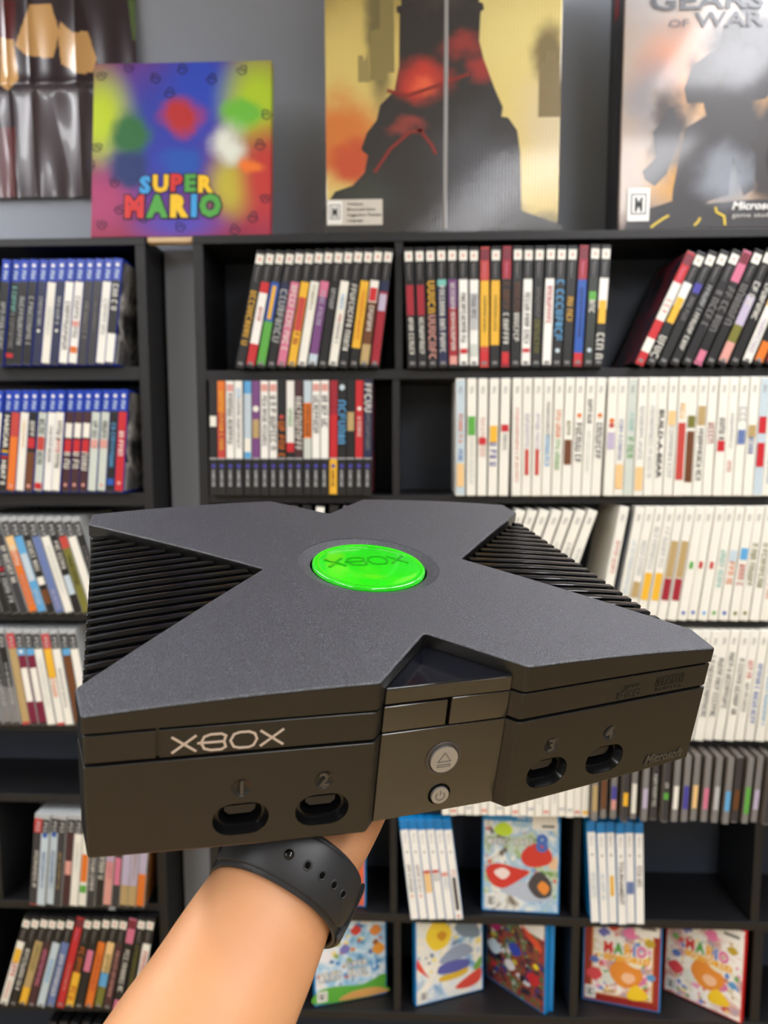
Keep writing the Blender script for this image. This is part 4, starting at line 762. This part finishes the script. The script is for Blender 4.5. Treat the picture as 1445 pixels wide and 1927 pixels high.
def cyl(mb, x, z, y0, y1, r, m, n=40, rx=None):
    rx = rx or r; v = [(x+rx*math.cos(i*2*math.pi/n), y, z+r*math.sin(i*2*math.pi/n)) for y in (y0,y1) for i in range(n)]
    mb.add([tuple(c*mm for c in p) for p in v], [tuple(range(n)), tuple(range(2*n-1,n-1,-1))]+[(i, n+i, n+(i+1)%n, (i+1)%n) for i in range(n)], m)
# local frame of each sloped front face: origin inner edge, u outward
def facepos(side, x, z, out=0):
    a = Vector((36.6*side,-131.2)); b = Vector((157.5*side,-121.8)); t = (x*side-36.6)/(157.5-36.6); p = a+(b-a)*t; d = (b-a).normalized(); nrm = Vector((d.y, -d.x))
    if nrm.y > 0: nrm = -nrm
    p = p+nrm*out; return Vector((p.x, p.y, z))*mm
def face_prism(mb, side, pts, o0, o1, m):
    """extrude a 2D outline (x,z in mm) on the front face from offset o0 (out) to o1 (in)"""
    n = len(pts); v = [facepos(side, x, z, o0) for x, z in pts]+[facepos(side, x, z, o1) for x, z in pts]
    mb.add(v, [tuple(range(n)), tuple(range(2*n-1,n-1,-1))]+[(i, n+i, n+(i+1)%n, (i+1)%n) for i in range(n)], m)
def fix(o):
    bm = bmesh.new(); bm.from_mesh(o.data); bmesh.ops.recalc_face_normals(bm, faces=bm.faces[:]); bm.to_mesh(o.data); bm.free(); return o
def stadium(x, z, hw, hh, n=10):
    p = []
    for i in range(n+1): a = -math.pi/2+math.pi*i/n; p.append((x+hw-hh+hh*math.cos(a), z+hh*math.sin(a)))
    for i in range(n+1): a = math.pi/2+math.pi*i/n; p.append((x-hw+hh+hh*math.cos(a), z+hh*math.sin(a)))
    return p
# lid
lid = obj_bm('lid', prism(outline(), ztop, lo_f(-14.1,-15.6), 1.2, 1.5, step=6), lidm, cons, 0)
# shallow dish round the badge
JX, JY, JR, JO = 0, -2.2, 34.2, 43.0
cut = MB(); n = 72; rr = [(JO+.3,1.2),(JO-.2,-.7),(JR+1.2,-2.7),(JR+.5,-7)]
ring = [(JX+r*math.cos(i*2*math.pi/n), JY+r*math.sin(i*2*math.pi/n), z) for r, z in rr for i in range(n)]
cut.add([Vector(v)*mm for v in ring], [tuple(range(n)), tuple(range(4*n-1,3*n-1,-1))]+[(k*n+i, (k+1)*n+i, (k+1)*n+(i+1)%n, k*n+(i+1)%n) for k in range(3) for i in range(n)], blk)
c_ = fix(cut.build('tmp')); c_.matrix_world = MWX; bpy.context.view_layer.update(); boolean(lid, c_)
lid.data.materials.clear(); lid.data.materials.append(lidm); lid.data.materials.append(facem)
for p in lid.data.polygons: p.material_index = 1 if (abs(p.normal.z) < .45 and (p.center.x**2+p.center.y**2)**.5 > .05) else 0
autosmooth(lid, 5)
# core (seen only as dark gaps)
_c = MB()
for a_, b_ in ((lo_f(-12.5,-14.0), lo_f(-17.5,-18.8)), (lo_f(-28.5,-28.8), lo_f(-33,-33.2))): _c.bm(prism(outline(2.4), a_, b_, step=16), blk)
_c.build('inner_chassis', cons)
# band between lid and base
band = obj_bm('middle_band', prism(outline(.5), lo_f(-15.7,-17.2), lo_f(-29.7,-30.1), .4, 1.2, step=10, bev_bot=.4), facem, cons, 0)
cut = MB(); face_prism(cut, -1, [(-129.6,-10),(-128.2,-10),(-128.2,-40),(-129.6,-40)], 2, -2.2, blk); face_prism(cut, -1, [(-128.4,-13),(-20,-13),(-20,-19.0),(-128.4,-17.4)], 2, -.1, blk)
c_ = fix(cut.build('tmp')); c_.matrix_world = MWX; bpy.context.view_layer.update(); boolean(band, c_); autosmooth(band, 9)
# lower body with ports
base = obj_bm('base', prism(outline(.2), lo_f(-31.3,-31.6), lo_f(-81.0,-77.4), .4, 1.2, step=10, bev_bot=1.2), facem, cons, 0)
PORTS = [(-1,-94.3,-65.0,'1'),(-1,-58.2,-64.6,'2'),(1,58.9,-64.6,'3'),(1,95.6,-64.6,'4')]
cut = MB()
for s, x, z, ch in PORTS: face_prism(cut, s, stadium(x, z, 12.3, 8.4), 3, -12, blk)
c_ = fix(cut.build('tmp')); c_.matrix_world = MWX; bpy.context.view_layer.update(); boolean(base, c_)
cut = MB()
for s, x, z, ch in PORTS:               # dished number wells
    zz = -48.4; n = 28; c0 = facepos(s, x, zz, 6.2); ob = bmesh.new(); bmesh.ops.create_uvsphere(ob, u_segments=28, v_segments=16, radius=7.9*mm)
    for v in ob.verts: v.co += c0
    cut.bm(ob, blk)
c_ = fix(cut.build('tmp')); c_.matrix_world = MWX; bpy.context.view_layer.update(); boolean(base, c_)
base.data.materials.clear(); base.data.materials.append(facem)
for p in base.data.polygons: p.material_index = 0
autosmooth(base, 9)
for s, x, z, ch in PORTS:
    e_ = MB()
    o_out, inn = stadium(x, z, 12.3, 8.4), stadium(x, z, 10.0, 6.0)
    n = len(inn)
    v = [facepos(s, *p, -.6) for p in stadium(x,z,12.2,8.3)]+[facepos(s, *p, -4.5) for p in stadium(x,z,10.8,7.0)]+[facepos(s, *p, -4.5) for p in stadium(x,z,9.6,5.8)]+[facepos(s, *p, -11.5) for p in stadium(x,z,9.2,5.4)]
    e_.add(v, [(k*n+i, k*n+(i+1)%n, (k+1)*n+(i+1)%n, (k+1)*n+i) for k in range(3) for i in range(n)]+[tuple(range(3*n,4*n))], mat((14,14,15),.22,'port_plastic'))
    pt = autosmooth(e_.build('controller_port', cons), 40)
    e_ = MB(); face_prism(e_, s, [(x-6.8,z+3.0),(x+6.8,z+3.0),(x+6.8,z+.6),(x+4.8,z-1.4),(x-4.8,z-1.4),(x-6.8,z+.6)], -5.6, -11, mat((30,30,34),.25)); fix(e_.build('socket', pt))
    e_ = MB(); vs_, fs_, w = text2d(ch, .03); hN = 7.0
    e_.add([facepos(s, x+(u-w/2)*hN, -48.4+(v-.5)*hN, -.25) for u, v in vs_]+[facepos(s, x+(u-w/2)*hN, -48.4+(v-.5)*hN, -1.8) for u, v in vs_], fs_+[tuple(k+len(vs_) for k in f[::-1]) for f in fs_], mat((70,66,60),.25));  # lighter grey of the raised digits stands in for their glossy highlights
    me_edges = e_  # rim of the digit
    cnt = {}
    for f in fs_:
        for i in range(len(f)): ed = (f[i], f[(i+1)%len(f)]); cnt[tuple(sorted(ed))] = cnt.get(tuple(sorted(ed)), []) + [ed]
    L_ = len(vs_); base_i = len(e_.v)-2*L_
    for ed in cnt.values():
        if len(ed) == 1:
            a, b = ed[0]; e_.f.append((base_i+a, base_i+a+L_, base_i+b+L_, base_i+b)); e_.m.append(0); e_.smooth.append(False)
    e_.build('port_number', cons)
# wordmark on the band
def raised(mbx, vs_, fs_, fn, m, th):
    """flat letter shapes -> thin solid; fn(u,v,out) gives the point"""
    L_ = len(vs_); b = len(mbx.v); mbx.add([fn(u,v,th) for u, v in vs_]+[fn(u,v,0) for u, v in vs_], fs_, m); i_ = mbx.mi(m); cnt = {}
    for f in fs_:
        for i in range(len(f)): ed = (f[i], f[(i+1)%len(f)]); cnt.setdefault(tuple(sorted(ed)), []).append(ed)
    for ed in cnt.values():
        if len(ed) == 1: a, c = ed[0]; mbx.f.append((b+a, b+a+L_, b+c+L_, b+c)); mbx.m.append(i_); mbx.smooth.append(False)
silver = mat((214,200,190), .3, 'silver_print', metal=.3)
mb = MB()
for vs_, fs_ in xbox_logo(): raised(mb, vs_, fs_, lambda u, v, o: facepos(-1, -123.3+u*7.85, -28.0+v*7.7, o-.45), silver, .22)
mb.build('wordmark', cons)
# embossed marks on the right
emb = mat((30,29,28), .3)
mb = MB()
def right_text(s, x0, x1, z0, z1, bold=.02, sl=0, m=emb, out=-.42, th=.25):
    vs_, fs_, w = text2d(s, bold); raised(mb, vs_, fs_, lambda u, v, o: facepos(1, x0+u*(x1-x0)/w+v*sl, z0+v*(z1-z0), o+out), m, th)
right_text('COMPACT', 98.5, 108.8, -22.7, -21.2); right_text('disc', 95.6, 109.4, -28.0, -23.2, .05, .6)
vs_, fs_ = stroke2d([(95.4,-24.6),(95.4,-28.4),(109.8,-28.4),(109.8,-24.6)], .35); raised(mb, vs_, fs_, lambda u, v, o: facepos(1, u, v, o-.42), emb, .2)
right_text('DOLBY', 124.8, 138.6, -24.4, -20.9, .03); right_text('D I G I T A L', 121.0, 138.8, -28.0, -26.4)
vs_, fs_ = stroke2d([(120.6,-20.3),(139.2,-20.3),(139.2,-25.2),(120.6,-25.2)], .4, True); raised(mb, vs_, fs_, lambda u, v, o: facepos(1, u, v, o-.42), emb, .2)
for k in (0,1): mb2 = stroke2d([(121.6+k*1.5,-21.4),(122.6+k*1.5,-21.4),(122.6+k*1.5,-24.2),(121.6+k*1.5,-24.2)], .5, True); raised(mb, *mb2, lambda u, v, o: facepos(1, u, v, o-.42), emb, .2)
mb.build('format_marks', cons)
mb = MB(); right_text('Microsoft', 124.6, 151.0, -74.0, -68.6, .05, 1.2, mat((66,62,56),.3), -.1, .45); mb.build('maker_mark', cons)
# centre column
ce0 = [(-31.8,-126.5),(31.8,-126.5),(.6,-93.2),(-.6,-93.2)]
ce1 = [(-31.8,-126.4),(31.8,-126.4),(28,-105),(-28,-105)]
def cprism(poly, z0, z1, bt=.3): return prism(poly, lambda x: z1, lambda x: z0, bt, .5, xcut=False, bev_bot=.25)
o = obj_bm('jewel_wedge', cprism(ce0, -15.0, -6.9, .5), mat((14,16,24),.10,'piano_black',spec=.6,bump=.04,bscale=120), cons, 24); o['label'] = 'glossy triangular wedge'
wf = MB(); wf.box(-31.6*mm, 31.6*mm, -126.75*mm, -126.3*mm, -14.9*mm, -7.7*mm, glossm, .0002); wf.build('trim_strip', cons)
mb = MB(); mb.bm(cprism([(-31.8,-126.4),(-.3,-126.4),(-.3,-110),(-28,-110)], -29.9, -16.6), glossm); mb.bm(cprism([(1.5,-126.6),(31.8,-126.6),(28,-110),(1.5,-110)], -29.9, -15.7), glossm); autosmooth(mb.build('disc_tray_door', cons), 24)
pan = obj_bm('front_panel', cprism(ce1, -79.3, -31.0), glossm, cons, 24)
bx = .9
def bcyl(x, z, r, y0, y1, m, bev): 
    bm = bmesh.new(); n = 48; a = [bm.verts.new((x+r*math.cos(i*2*math.pi/n), y0, z+r*math.sin(i*2*math.pi/n))) for i in range(n)]; b = [bm.verts.new((v.co.x, y1, v.co.z)) for v in a]
    f0 = bm.faces.new(a); bm.faces.new(b[::-1])
    for i in range(n): bm.faces.new((a[i], b[i], b[(i+1)%n], a[(i+1)%n]))
    bmesh.ops.bevel(bm, geom=[e for e in bm.edges if abs(e.verts[0].co.y-y0) < 1e-6 and abs(e.verts[1].co.y-y0) < 1e-6], offset=bev, segments=3, profile=.5, affect='EDGES')
    for v in bm.verts: v.co *= mm
    return bm
but = mat((176,174,172), .35, 'grey_button', metal=.55, bump=.05, bscale=800)
EZ, PZ = -48.6, -69.3
o = obj_bm('eject_button', bcyl(bx, EZ, 7.0, -128.0, -124, but, .8), but, cons, 30); o['label'] = 'large silver eject button'
mb = MB(); n = 56; v = [(bx+r*math.cos(i*2*math.pi/n), y, EZ+r*math.sin(i*2*math.pi/n)) for r, y in ((9.2,-126.65),(8.8,-127.1),(7.4,-127.1),(7.2,-126.0)) for i in range(n)]
mb.add([Vector(p)*mm for p in v], [(k*n+i, (k+1)*n+i, (k+1)*n+(i+1)%n, k*n+(i+1)%n) for k in range(3) for i in range(n)], mat((70,64,62),.3), True); mb.build('button_ring', cons)
mk = mat((96,94,92),.3)
mb = MB()
vs_, fs_ = stroke2d([(bx-3.2,EZ-.9),(bx+3.2,EZ-.9),(bx,EZ+3.9)], .5, True); raised(mb, vs_, fs_, lambda u, v, o: Vector((u,-128.0-o,v))*mm, mk, .15)
vs_, fs_ = stroke2d([(bx-3.2,EZ-2.6),(bx+3.2,EZ-2.6),(bx+3.2,EZ-3.8),(bx-3.2,EZ-3.8)], .4, True); raised(mb, vs_, fs_, lambda u, v, o: Vector((u,-128.0-o,v))*mm, mk, .15)
mb.build('eject_symbol', cons)
mb = MB(); n = 48; v = [(bx+.4+r*math.cos(i*2*math.pi/n), y, PZ+r*math.sin(i*2*math.pi/n)) for r, y in ((5.9,-126.45),(5.6,-126.75),(4.9,-126.9),(4.6,-126.2)) for i in range(n)]
mb.add([Vector(p)*mm for p in v], [(k*n+i, (k+1)*n+i, (k+1)*n+(i+1)%n, k*n+(i+1)%n) for k in range(3) for i in range(n)], blk, True); mb.build('button_ring', cons)
o = obj_bm('power_button', bcyl(bx+.4, PZ, 4.5, -127.9, -124, but, .7), but, cons, 30); o['label'] = 'small silver power button'
mb = MB(); arc = [(bx+.4+2.3*math.cos(a), PZ-.2+2.3*math.sin(a)) for a in [math.radians(130+i*28) for i in range(11)]]
vs_, fs_ = stroke2d(arc, .5); raised(mb, vs_, fs_, lambda u, v, o: Vector((u,-127.9-o,v))*mm, mk, .15); vs_, fs_ = stroke2d([(bx+.4,PZ+2.9),(bx+.4,PZ+.4)], .5); raised(mb, vs_, fs_, lambda u, v, o: Vector((u,-127.9-o,v))*mm, mk, .15); mb.build('power_symbol', cons)
# ribbed side vents
ventm = mat((8,8,9), .16, 'gloss_rib_plastic', spec=.28)
NF = 22; y_a, y_b = -93.5, 97.0
for s in (-1, 1):
    mb = MB()
    for k in range(NF):
        y = y_a+(y_b-y_a)*k/(NF-1); th = 5.4; yc = y
        xi = 63.4+97.3*max(abs(yc-th/2-.9), abs(yc+th/2-.9))/101.2+.2; xo = 157.6
        if xi > 154: continue
        bm = bmesh.new(); zt = lambda x: ztop(x)-2.0-2.6*(x-63)/95
        vv = []
        for yy in (yc-th/2, yc+th/2):
            for x, z in ((xi,-16),(xo-1.5,-77),(xo,-70),(xo+.6,zt(xo)),((xi+xo)/2,zt((xi+xo)/2)),(xi,zt(xi))): vv.append(bm.verts.new((s*x, yy, z)))
        bm.faces.new(vv[:6]); bm.faces.new(vv[6:][::-1])
        for i in range(6): bm.faces.new((vv[i], vv[(i+1)%6], vv[6+(i+1)%6], vv[6+i]))
        bmesh.ops.recalc_face_normals(bm, faces=bm.faces[:])
        bmesh.ops.bevel(bm, geom=[e for e in bm.edges if max(v.co.z for v in e.verts) > -40], offset=.7, segments=2, profile=.5, affect='EDGES')
        for v in bm.verts: v.co *= mm
        mb.bm(bm, ventm)
    bm = bmesh.new(); poly = [(66,.9),(156,-94.5),(152,-94.5),(152,97),(156,97)]; poly = [(66,.9),(152.5,-90),(152.5,92)]
    if s < 0: poly = [(-x,y) for x, y in poly][::-1]
    mb.bm(prism(poly, lambda x: -13, lambda x: -78, step=30, xcut=False), blk)
    autosmooth(mb.build('side_vent', cons), 30)
# green badge
green = mat((30,214,14), .12, 'green_gel_badge', coat=1, spec=.6, sss=0)
n = 96; prof = [(0,.9),(12,.85),(22,.7),(30,.3),(31.5,.1),(32.2,.35),(33.3,.45),(34.2,-.1),(34.4,-2)]
mb = MB(); v = [(0,0,.9)]; 
for r, z in prof[1:]: v += [(r*math.cos(i*2*math.pi/n), r*math.sin(i*2*math.pi/n), z) for i in range(n)]
fs_ = [(0, 1+i, 1+(i+1)%n) for i in range(n)]
for k in range(len(prof)-2): fs_ += [(1+k*n+i, 1+(k+1)*n+i, 1+(k+1)*n+(i+1)%n, 1+k*n+(i+1)%n) for i in range(n)]
mb.add([Vector((a+JX, b+JY, c-1.1))*mm for a, b, c in v], fs_, green, True); mb.build('badge', cons)
mb = MB(); gE = mat((24,170,14), .1, coat=1)
for p_, c_ in [([(0,0),(1.25,1)],0),([(0,1),(1.25,0)],0),([(1.66,.12),(1.5,.5),(1.66,.88),(2.0,1),(2.55,1),(2.78,.85),(2.68,.5),(2.78,.15),(2.55,0),(2.0,0)],1),([(1.3,.5),(2.7,.5)],0),([(3.2,.1),(3.02,.5),(3.2,.9),(3.5,1),(4.0,1),(4.3,.85),(4.42,.5),(4.24,.1),(4.0,0),(3.5,0)],1),([(4.6,0),(5.85,1)],0),([(4.6,1),(5.85,0)],0)]:
    vs_, fs_ = stroke2d(p_, .17, bool(c_)); raised(mb, vs_, fs_, lambda u, v, o: Vector((-25.2+u*8.6, -4+v*11.5, -.5+o))*mm, gE, .62)
mb.build('badge_wordmark', cons)
# feet
for x in (-1,1):
    for y_ in (-95, 95):
        mb = MB(); v = []; n = 24
        for z, r in ((-76.0,9),(-82.6,9),(-83.4,8.2)): v += [(x*118+r*math.cos(i*2*math.pi/n), y_+r*math.sin(i*2*math.pi/n), z) for i in range(n)]
        mb.add([Vector(p)*mm for p in v], [(k*n+i, k*n+(i+1)%n, (k+1)*n+(i+1)%n, (k+1)*n+i) for k in range(2) for i in range(n)]+[tuple(range(2*n,3*n))], mat((18,18,18),.7)); mb.build('foot', cons)

# ------------------------------------------------------------------ arm and hand
def obj_pt(x, y, z): return MWX @ (Vector((x,y,z))*mm)
skin = bpy.data.materials.new('skin'); skin.use_nodes = True; nt = skin.node_tree; b = nt.nodes['Principled BSDF']
b.inputs['Roughness'].default_value = .48; b.inputs['Subsurface Weight'].default_value = .08; b.inputs['Subsurface Radius'].default_value = (.01,.004,.002); b.inputs['Subsurface Scale'].default_value = 1
tc = nt.nodes.new('ShaderNodeTexCoord'); n1 = nt.nodes.new('ShaderNodeTexNoise'); n1.inputs['Scale'].default_value = 28; n1.inputs['Detail'].default_value = 5; nt.links.new(tc.outputs['Object'], n1.inputs['Vector'])
mx = nt.nodes.new('ShaderNodeMix'); mx.data_type = 'RGBA'; mx.inputs['A'].default_value = lin((210,146,102))+(1,); mx.inputs['B'].default_value = lin((226,168,120))+(1,); nt.links.new(n1.outputs['Fac'], mx.inputs['Factor']); nt.links.new(mx.outputs['Result'], b.inputs['Base Color'])
n2 = nt.nodes.new('ShaderNodeTexNoise'); n2.inputs['Scale'].default_value = 600; n2.inputs['Detail'].default_value = 3; nt.links.new(tc.outputs['Object'], n2.inputs['Vector']); bp = nt.nodes.new('ShaderNodeBump'); bp.inputs['Strength'].default_value = .2; bp.inputs['Distance'].default_value = .0006; nt.links.new(n2.outputs['Fac'], bp.inputs['Height']); nt.links.new(bp.outputs['Normal'], b.inputs['Normal'])
wrist = deep(530,1660,364)
arm_c = [deep(120,2380,270), deep(210,2235,298), deep(343,2004,326), deep(417,1872,340), deep(472,1769,352), wrist]
_dv = (arm_c[2]-arm_c[4]).normalized(); arm_c[1] = arm_c[2]+_dv*.062; arm_c[0] = arm_c[2]+_dv*.135
arm_w = [43,42,39.2,36.4,34.3,30.5]; arm_t = [40,38.5,34.5,31,27,21.5]
axis = (wrist-arm_c[-2]).normalized()
side_v = (deep(655,1712,364)-deep(405,1612,364)).normalized(); side_v = (side_v-axis*side_v.dot(axis)).normalized(); nv = axis.cross(side_v)
if nv.dot(EYE-wrist) < 0: nv = -nv
def loft(mb, cs, ws, ts, sides, norms, m, n=40, k=2.2, sub=6):
    """closed loft of super-elliptic sections, smoothly interpolated"""
    def cat(a, i, t):
        g = lambda j: a[min(max(j,0),len(a)-1)]
        p0, p1, p2, p3 = g(i-1), g(i), g(i+1), g(i+2); return .5*((2*p1)+(-1*p0+p2)*t+(2*p0-5*p1+4*p2-p3)*t*t+(-1*p0+3*p1-3*p2+p3)*t*t*t)
    rings = []
    for i in range(len(cs)-1):
        for s_ in range(sub+(1 if i == len(cs)-2 else 0)):
            t = s_/sub; c = cat(cs,i,t); w = cat(ws,i,t); th = cat(ts,i,t); sv = cat(sides,i,t).normalized(); nn = cat(norms,i,t).normalized(); r = []
            for q in range(n):
                a = 2*math.pi*q/n; ca, sa = math.cos(a), math.sin(a); x = abs(ca)**(2/k)*(1 if ca >= 0 else -1); y = abs(sa)**(2/k)*(1 if sa >= 0 else -1)
                r.append(c+sv*x*w*mm+nn*y*th*mm)
            rings.append(r)
    vs = [v for r in rings for v in r]; N = len(rings)
    c0 = sum(rings[0], Vector())/n; c1 = sum(rings[-1], Vector())/n; vs += [c0, c1]
    fs = [(i*n+q, i*n+(q+1)%n, (i+1)*n+(q+1)%n, (i+1)*n+q) for i in range(N-1) for q in range(n)]+[(N*n,(q+1)%n,q) for q in range(n)]+[(N*n+1,(N-1)*n+q,(N-1)*n+(q+1)%n) for q in range(n)]
    mb.add(vs, fs, m, True)
# hand: heel, palm and knuckles lie under the console, palm upwards
cx = (MWX.to_3x3() @ Vector((1,0,0))).normalized(); cyv = (MWX.to_3x3() @ Vector((0,1,0))).normalized(); cz_ = (MWX.to_3x3() @ Vector((0,0,1))).normalized()
hd_dir = (cx*.52+cyv*.85).normalized(); hs = hd_dir.cross(cz_).normalized()
if hs.dot(side_v) < 0: hs = -hs
heel = obj_pt(-52,-92,-108); pal = obj_pt(-32,-58,-98); knu = obj_pt(-8,-18,-92.5)
mb = MB()
loft(mb, arm_c, arm_w, arm_t, [side_v]*6, [nv]*6, skin)
loft(mb, [arm_c[-2].lerp(wrist,.5), wrist, heel, pal, knu], [30,29.5,33,40,41], [22,21,19,15,10.5], [side_v,side_v,(side_v+hs).normalized(),hs,hs], [nv,nv,(nv+cz_).normalized(),cz_,cz_], skin, k=2.5)
# fingers (index to little) and thumb
for off, Ls, r0 in ((-30,(40,25,19),9.6),(-10,(44,28,20),9.8),(10,(41,26,20),9.4),(28,(32,20,17),8.4)):
    p = knu+hs*off*mm-cz_*1.0*mm-hd_dir*14*mm; d = (hd_dir+hs*off*.006).normalized(); pts = [p]; rad = [r0+.6]; drop = [0,0,0]
    q = p+d*14*mm; pts.append(q); rad.append(r0+.4)
    for j, L in enumerate(Ls):
        bend = (0,.05,-.02)[j]; dd_ = (d+cz_*bend).normalized(); q = q+dd_*L*mm*.5; pts.append(q); rad.append((r0-.5-j*.6)); q = q+dd_*L*mm*.5; pts.append(q); rad.append(r0-.3-j*.7)
    # keep the pad just touching the console underside
    pts2 = []
    for k2, (q, r) in enumerate(zip(pts, rad)):
        loc = MWX.inverted() @ q; zc = -81.6*mm-r*mm*(1 if k2 > 1 else 1.25); loc.z = zc; pts2.append(MWX @ loc)
    rad[-1] *= .8; end = pts2[-1]+(pts2[-1]-pts2[-2]).normalized()*5*mm; pts2.append(end); rad.append(rad[-1]*.45)
    mb.tube(pts2, [r*mm for r in rad], skin, 20)
tb = [pal-hs*22*mm-cz_*3*mm, pal-hs*40*mm+hd_dir*4*mm, pal-hs*56*mm+hd_dir*24*mm, pal-hs*64*mm+hd_dir*44*mm, pal-hs*66*mm+hd_dir*58*mm, pal-hs*66*mm+hd_dir*63*mm]
tr2 = [15,13,11,9.8,8.6,4.5]; tb2 = []
for q, r in zip(tb, tr2):
    loc = MWX.inverted() @ q; loc.z = min(loc.z, (-82.0-r)*mm) if r > 14 else (-81.8-r)*mm; tb2.append(MWX @ loc)
mb.tube(tb2, [r*mm for r in tr2], skin, 20)
tmp = mb.build('tmp'); md = tmp.modifiers.new('r','REMESH'); md.mode = 'VOXEL'; md.voxel_size = .0016; md.use_smooth_shade = True
ms = tmp.modifiers.new('s','SMOOTH'); ms.factor = .6; ms.iterations = 7
bpy.context.view_layer.update(); me = bpy.data.meshes.new_from_object(tmp.evaluated_get(bpy.context.evaluated_depsgraph_get())); bpy.data.objects.remove(tmp)
me.materials.clear(); me.materials.append(skin); me.name = 'person'
for p in me.polygons: p.use_smooth = True; p.material_index = 0
person = link_mesh('person', me); tagit(person, 'person, bare left forearm and open palm raised from below, holding up the console', 'person')
# watch strap round the wrist
strapm = mat((34,35,38), .42, 'black_rubber_strap', bump=.04, bscale=500)
wc = deep(533,1664,363)
sv2 = side_v; nn2 = nv
se = empty('wrist_strap', 'black rubber watch strap with pin and holes around the wrist', 'watch', Matrix.Translation(wc))
def ring_pt(a, r_off, u):
    """a: angle round the wrist (0 = right edge, 90 = facing the viewer), u: mm along the arm"""
    t = (u+14)/120.; w = 32.4-.8*t+r_off; th = 23.9+r_off+(3.5 if math.sin(a) < 0 else 0)*min(1,-math.sin(a)*2)
    k = 2/2.25; ca, sa = math.cos(a), math.sin(a); ca = math.copysign(abs(ca)**k, ca); sa_ = math.copysign(abs(sa)**k, sa)
    return wc + sv2*ca*w*mm + nn2*sa_*th*mm + axis*(u+11*math.sin(a)+1.5)*mm
def strap(a0, a1, off0, off1, u0, u1, th, name, taper=0, n=90, round_end=False):
    bm = bmesh.new(); secs = []
    for i in range(n+1):
        f = i/n; a = math.radians(a0+(a1-a0)*f); off = off0+(off1-off0)*f; uu0, uu1 = u0, u1
        if round_end:
            e_ = max(0, (f-(1-.10))/.10); k = (u1-u0)/2*(1-math.sqrt(max(0,1-e_*e_)))*.9; uu0 += k; uu1 -= k
        sec = []
        for u, o in ((uu0+.6,off),(uu0,off+th*.35),(uu0+.3,off+th*.8),(uu0+1.4,off+th),((uu0+uu1)/2,off+th+.35),(uu1-1.4,off+th),(uu1-.3,off+th*.8),(uu1,off+th*.35),(uu1-.6,off)): sec.append(bm.verts.new(ring_pt(a, o, u)-wc))
        secs.append(sec)
    m_ = len(secs[0])
    for i in range(n):
        for k in range(m_): bm.faces.new((secs[i][k], secs[i][(k+1)%m_], secs[i+1][(k+1)%m_], secs[i+1][k]))
    bm.faces.new(secs[0]); bm.faces.new(secs[-1][::-1])
    mb = MB(); mb.bm(bm, strapm, True); return autosmooth(mb.build(name, se), 50)
strap(-90, 272, 0, 0, -13.5, 14, 2.2, 'inner_strap')
strap(158, 22, 2.5, 2.3, -11, 12, 2.0, 'outer_strap', round_end=True)
strap(20, -80, 2.4, .6, -13, 13.5, 2.2, 'loop_strap')
def bump_at(a, u, off, r, h, m, name):
    mb = MB(); a = math.radians(a); p = ring_pt(a, off, u)-wc; nrm = (sv2*math.cos(a)*23+nn2*math.sin(a)*31).normalized(); t1 = axis; t2 = nrm.cross(t1).normalized(); n = 20; v = []
    for rr_, hh in ((r,-.3),(r,h*.3),(r*.8,h*.8),(r*.4,h)): v += [p+t1*rr_*mm*math.cos(q*2*math.pi/n)+t2*rr_*mm*math.sin(q*2*math.pi/n)+nrm*hh*mm for q in range(n)]
    mb.add(v, [(k*n+i, k*n+(i+1)%n, (k+1)*n+(i+1)%n, (k+1)*n+i) for k in range(3) for i in range(n)]+[tuple(range(3*n,4*n))], m, True); return mb.build(name, se)
def hole_at(a, u, off):
    mb = MB(); a = math.radians(a); p = ring_pt(a, off, u)-wc; nrm = (sv2*math.cos(a)*23+nn2*math.sin(a)*31).normalized(); t1 = axis; t2 = nrm.cross(t1).normalized(); n = 20; v = []
    for rr_, hh in ((2.2,.05),(2.0,.35),(1.5,.3),(1.3,-.0)): v += [p+t1*rr_*1.15*mm*math.cos(q*2*math.pi/n)+t2*rr_*mm*math.sin(q*2*math.pi/n)+nrm*hh*mm for q in range(n)]
    mb.add(v, [(k*n+i, k*n+(i+1)%n, (k+1)*n+(i+1)%n, (k+1)*n+i) for k in range(3) for i in range(n)], strapm, True); mb.add(v[3*n:], [tuple(range(n))], blk); return mb.build('strap_hole', se)
bump_at(97, 0, 4.8, 2.4, 1.3, mat((12,12,14),.08,'glossy_pin'), 'strap_pin')
for a in (85, 73, 61, 49): hole_at(a, 0, 4.75)
